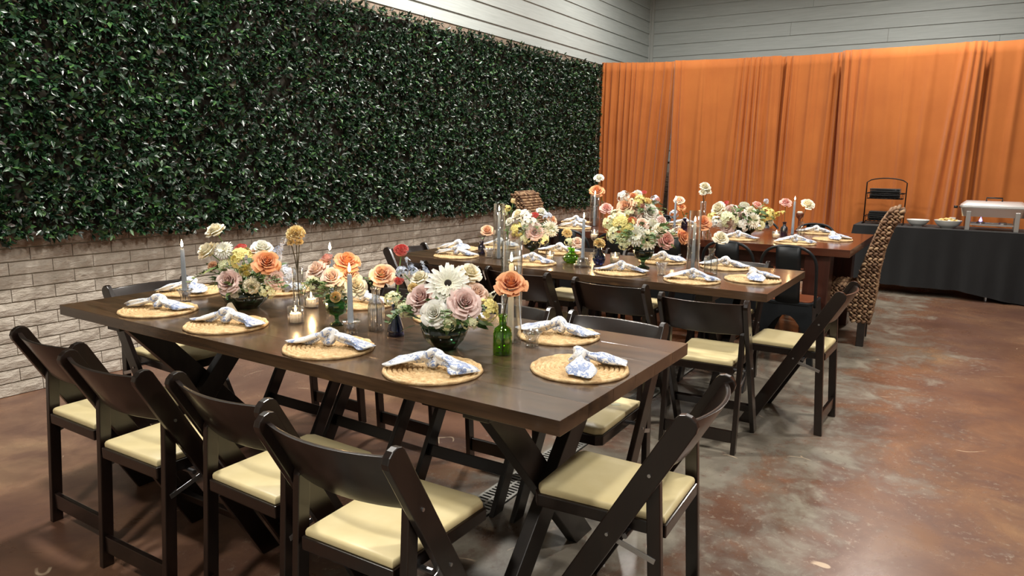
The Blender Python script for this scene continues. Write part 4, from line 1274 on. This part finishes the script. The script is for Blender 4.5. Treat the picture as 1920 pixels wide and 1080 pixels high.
# ---- table farthest from the curtain
b = px(462, 577, z1); flower_bowl(b, .105, .085, 'low dark green bowl holding the yellow and orange bouquet', 'dark_green_glass')
bouquet('low bouquet of cream, yellow and orange flowers in the dark bowl by hedge', b, z1+.085, .17, [
    ('rose', 'p_cream', 403, 431, 38, -.02), ('rose', 'p_cream', 388, 469, 42, .0), ('chrysanthemum', 'p_white', 420, 469, 34, .02), ('ranunculus', 'p_coral', 451, 464, 28, -.03),
    ('rose', 'p_white', 492, 463, 38, -.03), ('delphinium', 'p_blue', 524, 467, 44, -.02), ('stock_cluster', 'p_yellow', 453, 486, 46, .05), ('ranunculus', 'p_yellow', 460, 508, 28, .09),
    ('rose', 'p_orange', 500, 491, 47, .07), ('carnation', 'p_peach', 397, 497, 20, .03), ('rose', 'p_mauve', 428, 527, 46, .11), ('rose', 'p_mauve', 516, 523, 36, .08),
    ('stock_cluster', 'p_blue', 537, 515, 38, .03), ('carnation', 'p_cream', 471, 535, 32, .11), ('delphinium', 'p_blue', 546, 538, 30, .0), ('stock_cluster', 'p_lime', 500, 545, 34, .08),
    ('stock_cluster', 'p_lime', 425, 500, 30, .03), ('rose', 'p_blush', 478, 470, 26, -.08), ('carnation', 'p_white', 440, 548, 22, .1)], 'bouquets on the dining tables', 110, 1)
b = px(632, 609, z1); goblet(b, .042, .115, 'green footed glass vase holding the peach bouquet', 'deep_green_glass')
bouquet('small bouquet of peach and blush roses in green footed vase', b, z1+.11, .11, [
    ('ranunculus', 'p_pink', 613, 482, 26, -.03), ('rose', 'p_orange', 651, 489, 46, .02), ('rose', 'p_blush', 593, 505, 42, .01), ('rose', 'p_blush', 622, 519, 42, .07),
    ('rose', 'p_cream', 666, 535, 44, .05), ('rose', 'p_peach', 655, 515, 36, .04), ('ranunculus', 'p_gold', 629, 557, 25, .09), ('stock_cluster', 'p_lime', 590, 533, 34, .04),
    ('carnation', 'p_cream', 640, 545, 26, .06), ('rose', 'p_peach', 605, 495, 30, -.03)], 'bouquets on the dining tables', 60, 2)
b = px(834, 652, z1); flower_bowl(b, .085, .085, 'dark ribbed bowl holding the bouquet with the large cream daisy', 'dark_green_glass')
bouquet('low bouquet with a large cream daisy and mauve roses in dark bowl', b, z1+.085, .16, [
    ('gerbera_daisy', 'p_white', 840, 533, 76, .06), ('rose', 'p_cream', 882, 510, 44, .0), ('rose', 'p_mauve', 790, 559, 60, .06), ('rose', 'p_white', 814, 587, 50, .12),
    ('rose', 'p_mauve', 871, 567, 60, .11), ('rose', 'p_blush', 893, 549, 48, .03), ('rose', 'p_cream', 786, 520, 34, -.01), ('delphinium', 'p_blue', 771, 500, 36, -.04),
    ('delphinium', 'p_blue', 797, 507, 34, -.03), ('stock_cluster', 'p_blue', 755, 511, 26, -.05), ('delphinium', 'p_white', 922, 554, 34, .0), ('stock_cluster', 'p_yellow', 912, 581, 46, .06),
    ('chrysanthemum', 'p_white', 846, 553, 40, .08), ('stock_cluster', 'p_lime', 762, 580, 34, .03), ('carnation', 'p_lime', 843, 503, 20, -.04), ('stock_cluster', 'p_lime', 840, 606, 32, .11),
    ('carnation', 'p_gold', 773, 538, 22, .02), ('stock_cluster', 'p_lime', 880, 602, 34, .1)], 'bouquets on the dining tables', 110, 3)
b = px(348, 565, z1); zz = crystal_holder(b, .033, .055, 'crystal cup holding the grey taper at the hedge end'); taper(Vector((b.x, b.y, zz)), .215, 'lit grey taper candle at the hedge end of '+T1N)
b = px(658, 626, z1); zz = crystal_holder(b, .035, .05, 'crystal cup holding the grey taper beside green footed vase'); taper(Vector((b.x, b.y, zz)), .205, 'lit grey taper candle in front of the peach bouquet')
b = px(622, 585, z1); zz = crystal_holder(b, .033, .05, 'crystal cup behind the peach bouquet'); taper(Vector((b.x, b.y, zz)), .235, 'lit grey taper candle behind the peach bouquet')
b = px(561, 592, z1); cylinder_vase(b, .022, .20, 'slim clear cylinder vase with the gold carnation'); stem_flower(b, z1+.19, [('carnation', 'p_gold', 553, 435, 36, 0), ('carnation', 'p_gold', 545, 454, 15, .01), ('carnation', 'p_gold', 561, 453, 15, .0)], 'tall gold carnation stem in slim clear cylinder', 'stem_dark', False)
tealight(px(555, 606, z1), .030, .066, 'ribbed glass in front of the slim cylinder vase'); tealight(px(584, 577, z1), .029, .064, 'ribbed glass between the two flower vases')
b = px(706, 619, z1); bottle(b, .030, .165, 'ribbed clear bottle with a single peach rose', 'crystal', .5, 'bottle', 16)
stem_flower(b, z1+.16, [('rose', 'p_peach', 717, 514, 46, 0)], 'single peach rose in the ribbed clear bottle', 'stem_dark')
b = px(742, 629, z1); bottle(b, .032, .115, 'dark blue conical bud vase with coral flowers', 'navy_glass', shape='cone')
stem_flower(b, z1+.11, [('ranunculus', 'p_coral', 752, 468, 34, -.02), ('ranunculus', 'p_coral', 748, 526, 22, .02), ('stock_cluster', 'p_lime', 737, 563, 34, .02)], 'coral ranunculus stems in dark blue bud vase')
b = px(942, 664, z1); bottle(b, .032, .135, 'bright green glass bottle with a single orange rose', 'green_glass', .4)
stem_flower(b, z1+.13, [('rose', 'p_orange', 958, 531, 56, .0)], 'single orange rose in the bright green bottle', 'stem_dark', False)
b = px(956, 650, z1); b = px(958, 641, z1); cylinder_vase(b, .037, .36, 'tall clear hurricane cylinder behind the orange rose'); taper(Vector((b.x-.004, b.y, z1+.0065)), .275, 'lit white taper candle inside the hurricane cylinder behind orange rose', mat='white_wax')
crystal_holder(px(998, 650, z1), .034, .055, 'empty crystal cup beside the bright green bottle')
b = px(432, 588, z1)
cc = MB().prism([(-.03, 0), (.03, 0), (.004, .045), (-.004, .045)], -.012, .012).build('folded_card', 'white_wax', None, bevel=.002); cc.location = (b.x, b.y, z1+.0005); cc.rotation_euler = (0, 0, -1.0)
tag(cc, 'small cream folded card against the low dark green bowl', 'card')
# ---- middle table
b = px(997, 482, z2); goblet(b, .062, .15, 'dark footed vase holding the pale hydrangea bouquet', 'dark_green_glass')
bouquet('pale bouquet with a red ranunculus and mauve rose in dark footed vase', b, z2+.145, .14, [
    ('rose', 'p_cream', 971, 401, 24, 0), ('stock_cluster', 'p_white', 987, 407, 28, .02), ('ranunculus', 'p_coral', 1003, 403, 18, .03), ('rose', 'p_white', 1015, 396, 20, -.02),
    ('stock_cluster', 'p_blue', 1026, 408, 20, .01), ('rose', 'p_peach', 1035, 412, 22, .02), ('stock_cluster', 'p_white', 993, 420, 34, .06), ('rose', 'p_mauve', 1003, 434, 32, .1),
    ('chrysanthemum', 'p_white', 1032, 429, 30, .06), ('stock_cluster', 'p_yellow', 971, 431, 28, .05), ('rose', 'p_blush', 963, 442, 20, .03), ('stock_cluster', 'p_lime', 1018, 448, 24, .07),
    ('rose', 'p_white', 955, 415, 18, 0), ('stock_cluster', 'p_lime', 985, 446, 24, .06)], 'bouquets on the dining tables', 100, 4)
b = px(1205, 502, z2); goblet(b, .062, .15, 'dark footed vase holding the bouquet with cream daisies', 'dark_green_glass')
bouquet('large bouquet with cream daisies and a drooping pink rose, middle table', b, z2+.145, .20, [
    ('ranunculus', 'p_orange', 1184, 414, 24, .02), ('rose', 'p_blush', 1204, 419, 26, .04), ('ranunculus', 'p_white', 1224, 418, 24, .03), ('stock_cluster', 'p_yellow', 1168, 422, 44, .04),
    ('stock_cluster', 'p_lime', 1146, 420, 32, .0), ('chrysanthemum', 'p_white', 1192, 442, 40, .1), ('gerbera_daisy', 'p_cream', 1213, 450, 36, .12), ('rose', 'p_pink', 1250, 450, 34, .08),
    ('rose', 'p_orange', 1281, 443, 28, .04), ('rose', 'p_mauve', 1241, 412, 20, .0), ('stock_cluster', 'p_lime', 1155, 442, 36, .05), ('rose', 'p_cream', 1238, 430, 26, .06),
    ('stock_cluster', 'p_lime', 1172, 455, 30, .08), ('stock_cluster', 'p_yellow', 1178, 432, 28, .08), ('delphinium', 'p_white', 1264, 432, 24, .02), ('rose', 'p_cream', 1160, 406, 22, -.02)], 'bouquets on the dining tables', 140, 5)
b = px(903, 477, z2); bottle(b, .026, .09, 'dark purple bud vase with a drooping pink rose', 'purple_glass', .5)
stem_flower(b, z2+.085, [('rose', 'p_peach', 914, 432, 26, 0)], 'single pale pink rose in dark purple bud vase', 'stem_dark')
crystal_holder(px(916, 483, z2), .034, .062, 'crystal cup beside the dark purple bud vase')
b = px(935, 485, z2); cylinder_vase(b, .037, .36, 'tall clear hurricane cylinder at the hedge end of middle table'); taper(Vector((b.x, b.y, z2+.0065)), .30, 'lit grey taper candle in hurricane cylinder by pale bouquet')
b = px(951, 474, z2); cylinder_vase(b, .02, .13, 'small clear vase of green stems on middle table')
stem_flower(b, z2+.12, [('stock_cluster', 'p_yellow', 952, 391, 14, 0), ('stock_cluster', 'p_gold', 962, 377, 10, 0), ('stock_cluster', 'p_lime', 946, 400, 12, 0)], 'thick green stems with tiny yellow flowers on middle table')
tealight(px(1031, 490, z2), .028, .062, 'ribbed glass beside the squat green vase')
b = px(1071, 492, z2); bottle(b, .058, .095, 'squat bright green glass vase with mixed small flowers', 'green_glass', shape='round')
stem_flower(b, z2+.09, [('carnation', 'p_gold', 1063, 436, 20, 0), ('stock_cluster', 'p_lime', 1067, 454, 18, .02), ('rose', 'p_blush', 1083, 454, 24, .02)], 'gold carnation and blush rose in squat green vase')
b = px(1092, 500, z2)
vessel('candle_holder', 'stepped clear glass holder beside squat green vase', 'candle holder', b, [(0, 0), (.055, 0), (.055, .018), (.043, .022), (.045, .036), (.034, .04), (.032, .056), (.0125, .057), (.0125, .03), (0, .03)], 'crystal', 32, group='glass candle holders')
taper(Vector((b.x, b.y, z2+.0305)), .26, 'lit grey taper candle on the stepped glass holder')
b = px(1123, 496, z2); bottle(b, .042, .125, 'round navy bud vase with a gold carnation', 'navy_glass', shape='round')
stem_flower(b, z2+.12, [('carnation', 'p_gold', 1124, 455, 23, 0)], 'single gold carnation in round navy bud vase')
tealight(px(1153, 494, z2), .030, .068, 'ribbed glass beside the navy bud vase')
b = px(1113, 476, z2)
vessel('candle_holder', 'tall stemmed glass votive behind the navy bud vase', 'candle holder', b, [(0, 0), (.035, 0), (.034, .004), (.006, .01), (.005, .09), (.02, .105), (.03, .125), (.03, .165), (.027, .165), (.027, .128), (.017, .110), (0, .108)], 'clear_glass', 24, group='glass candle holders')
t = thing('tealight_candle', 'lit white tealight in the tall stemmed votive', 'candle', (b.x, b.y, z2+.118), 0, 'tealight candles')
MB().lathe([(0, 0), (.016, 0), (.022, .010), (.022, .022), (0, .022)], 16).build('wax', 'white_wax', t, smooth=True); flame_on(t, .022, .75, .45)
crystal_holder(px(1240, 516, z2), .036, .075, 'crystal cup beside the bouquet with cream daisies')
b = px(1298, 508, z2); cylinder_vase(b, .037, .36, 'tall clear hurricane cylinder near the clear glass bottle'); taper(Vector((b.x, b.y, z2+.0065)), .28, 'lit grey taper candle in hurricane cylinder near the clear bottle')
b = px(1332, 514, z2); bottle(b, .040, .15, 'clear glass bottle with a single cream rose', 'clear_glass', .4)
stem_flower(b, z2+.145, [('rose', 'p_cream', 1352, 445, 28, 0)], 'single cream rose in the clear glass bottle', 'stem_dark', False)
# ---- reddish table
b = px(1203, 430, z3); goblet(b, .06, .13, 'dark footed vase on the hedge half of the reddish table', 'dark_green_glass')
bouquet('tall bouquet of peach roses and white blooms, reddish table hedge half', b, z3+.125, .19, [
    ('stock_cluster', 'p_white', 1170, 370, 26, 0), ('rose', 'p_peach', 1173, 386, 36, .06), ('rose', 'p_orange', 1187, 369, 22, .02), ('stock_cluster', 'p_yellow', 1198, 378, 26, .05),
    ('carnation', 'p_gold', 1213, 378, 22, .03), ('ranunculus', 'p_coral', 1208, 360, 12, 0), ('rose', 'p_white', 1220, 397, 32, .08), ('rose', 'p_pink', 1204, 390, 22, .06),
    ('ranunculus', 'p_pink', 1233, 373, 13, 0), ('stock_cluster', 'p_lime', 1157, 405, 28, .05), ('stock_cluster', 'p_blue', 1228, 375, 18, -.03), ('rose', 'p_white', 1195, 362, 18, -.05),
    ('rose', 'p_blush', 1190, 405, 26, .08), ('rose', 'p_peach', 1236, 403, 20, .04), ('stock_cluster', 'p_lime', 1180, 400, 24, .08)], 'bouquets on the dining tables', 120, 6)
b = px(1395, 439, z3); flower_bowl(b, .11, .085, 'low dark bowl on the open floor half of reddish table', 'dark_green_glass')
bouquet('wide low bouquet with a magenta tulip and yellow stock, reddish table', b, z3+.105, .20, [
    ('rose', 'p_cream', 1346, 390, 28, .0), ('ranunculus', 'p_coral', 1361, 380, 13, -.04), ('rose', 'p_mauve', 1370, 394, 26, .0), ('ranunculus', 'p_white', 1396, 384, 22, -.02),
    ('rose', 'p_pink', 1421, 384, 18, -.03), ('stock_cluster', 'p_blue', 1436, 378, 11, -.05), ('stock_cluster', 'p_yellow', 1436, 404, 32, .04), ('delphinium', 'p_yellow', 1457, 402, 26, 0),
    ('stock_cluster', 'p_yellow', 1337, 408, 22, .02), ('stock_cluster', 'p_lime', 1366, 412, 38, .1), ('rose', 'p_mauve', 1389, 408, 24, .08), ('chrysanthemum', 'p_white', 1411, 413, 28, .12),
    ('rose', 'p_mauve', 1363, 424, 28, .10), ('stock_cluster', 'p_white', 1392, 422, 30, .10), ('rose', 'p_white', 1445, 416, 16, .05), ('stock_cluster', 'p_lime', 1422, 422, 24, .06),
    ('stock_cluster', 'p_white', 1345, 416, 26, .08), ('rose', 'p_cream', 1408, 396, 22, .03)], 'bouquets on the dining tables', 140, 7)
b = px(1114, 424, z3); cylinder_vase(b, .045, .30, 'tall clear hurricane cylinder at the hedge end of reddish table'); taper(Vector((b.x, b.y, z3+.0065)), .285, 'lit grey taper candle in hurricane cylinder of reddish table')
b = px(1129, 420, z3); cylinder_vase(b, .02, .22, 'slim clear vase beside that hurricane cylinder on reddish table'); stem_flower(b, z3+.21, [('rose', 'p_white', 1123, 333, 19, 0), ('rose', 'p_orange', 1119, 357, 26, .03)], 'tall cream and orange roses at hedge end of reddish table', 'stem_green', False)
b = px(1146, 428, z3); bottle(b, .026, .10, 'small clear bud vase beside the tall peach bouquet', 'clear_glass', .5); stem_flower(b, z3+.095, [('rose', 'p_pink', 1137, 390, 24, 0)], 'single pink rose beside the tall peach bouquet', 'stem_dark', False)
b = px(1264, 432, z3); zz = crystal_holder(b, .035, .05, 'crystal cup between the two reddish table bouquets'); taper(Vector((b.x, b.y, zz)), .25, 'lit grey taper candle between the two reddish table bouquets')
b = px(1283, 430, z3); bottle(b, .030, .10, 'dark purple bud vase between the two reddish table bouquets', 'purple_glass', .5); stem_flower(b, z3+.095, [('rose', 'p_blush', 1274, 375, 20, 0), ('rose', 'p_orange', 1278, 388, 15, .02), ('stock_cluster', 'p_blue', 1263, 402, 18, .03)], 'blush and orange flowers in the dark purple bud vase')
b = px(1315, 448, z3); cylinder_vase(b, .024, .30, 'slim tall clear vase of cream roses on reddish table'); stem_flower(b, z3+.29, [('rose', 'p_cream', 1322, 349, 20, 0), ('rose', 'p_cream', 1318, 360, 13, .02), ('rose', 'p_cream', 1327, 358, 14, .0)], 'tall cream roses in the slim clear vase', 'stem_dark', False)
b = px(1326, 450, z3); bottle(b, .030, .09, 'small clear vase with a large orange rose, reddish table', 'clear_glass', .5); stem_flower(b, z3+.085, [('rose', 'p_orange', 1318, 416, 32, .02)], 'large orange rose low beside the slim tall vase', 'stem_green', False)
b = px(1469, 444, z3); bottle(b, .030, .125, 'dark purple bottle beside the wide low bouquet', 'purple_glass', .45); stem_flower(b, z3+.12, [('rose', 'p_pink', 1474, 379, 20, 0)], 'single pink rose in dark purple bottle', 'stem_dark', False)
b = px(1485, 443, z3)
vessel('candle_holder', 'flat round clear glass holder beside dark purple bottle', 'candle holder', b, [(0, 0), (.048, 0), (.048, .016), (.03, .022), (.0125, .022), (.0125, .01), (0, .01)], 'clear_glass', 28, group='glass candle holders')
taper(Vector((b.x, b.y, z3+.0105)), .285, 'lit grey taper candle on the flat glass holder')
b = px(1501, 443, z3); bottle(b, .032, .125, 'clear bottle with a cream rose on reddish table', 'clear_glass', .5); stem_flower(b, z3+.12, [('rose', 'p_cream', 1515, 382, 24, -.02)], 'single cream rose leaning from the clear bottle, reddish table', 'stem_dark', False)
plain('brown_turned', srgb(92, 44, 24), .35)
b = px(1497, 434, z3)
vessel('candle_holder', 'brown turned wooden cup holding a white votive', 'candle holder', b, [(0, 0), (.035, 0), (.034, .008), (.012, .02), (.011, .11), (.03, .135), (.034, .165), (.03, .168), (.025, .15), (0, .145)], 'brown_turned', 24, group='glass candle holders')
t = thing('tealight_candle', 'white votive candle in the brown turned cup', 'candle', (b.x, b.y, z3+.1455), 0, 'tealight candles'); MB().lathe([(0, 0), (.02, 0), (.024, .012), (.024, .03), (.018, .036), (0, .036)], 16).build('wax', 'white_wax', t, smooth=True)
tealight(px(1455, 447, z3), .032, .06, 'ribbed glass between the wide bouquet and purple bottle')

# small odds and ends
b = px(1153, 758, .4625)
pt = MB().grid(lambda u, v: ((u-.5)*.03*(1-.5*v), (v-.5)*.036, .004*math.sin(u*PI)), 4, 4).build('fallen_petal', 'p_white', None, smooth='all', fix=False); pt.location = (b.x, b.y, .4612); pt.rotation_euler = (0, 0, .8)
tag(pt, 'small pale petal lying on a cream chair cushion', 'petal')
plain('outlet_grey', srgb(70, 68, 66), .5)
ot = MB().box(9.40, 9.47, YW-.045, YW-.015, 1.22, 1.34).build('wall_outlet', 'outlet_grey', None, bevel=.004)
tag(ot, 'small dark electrical box on the brick beside the hedge', 'outlet')
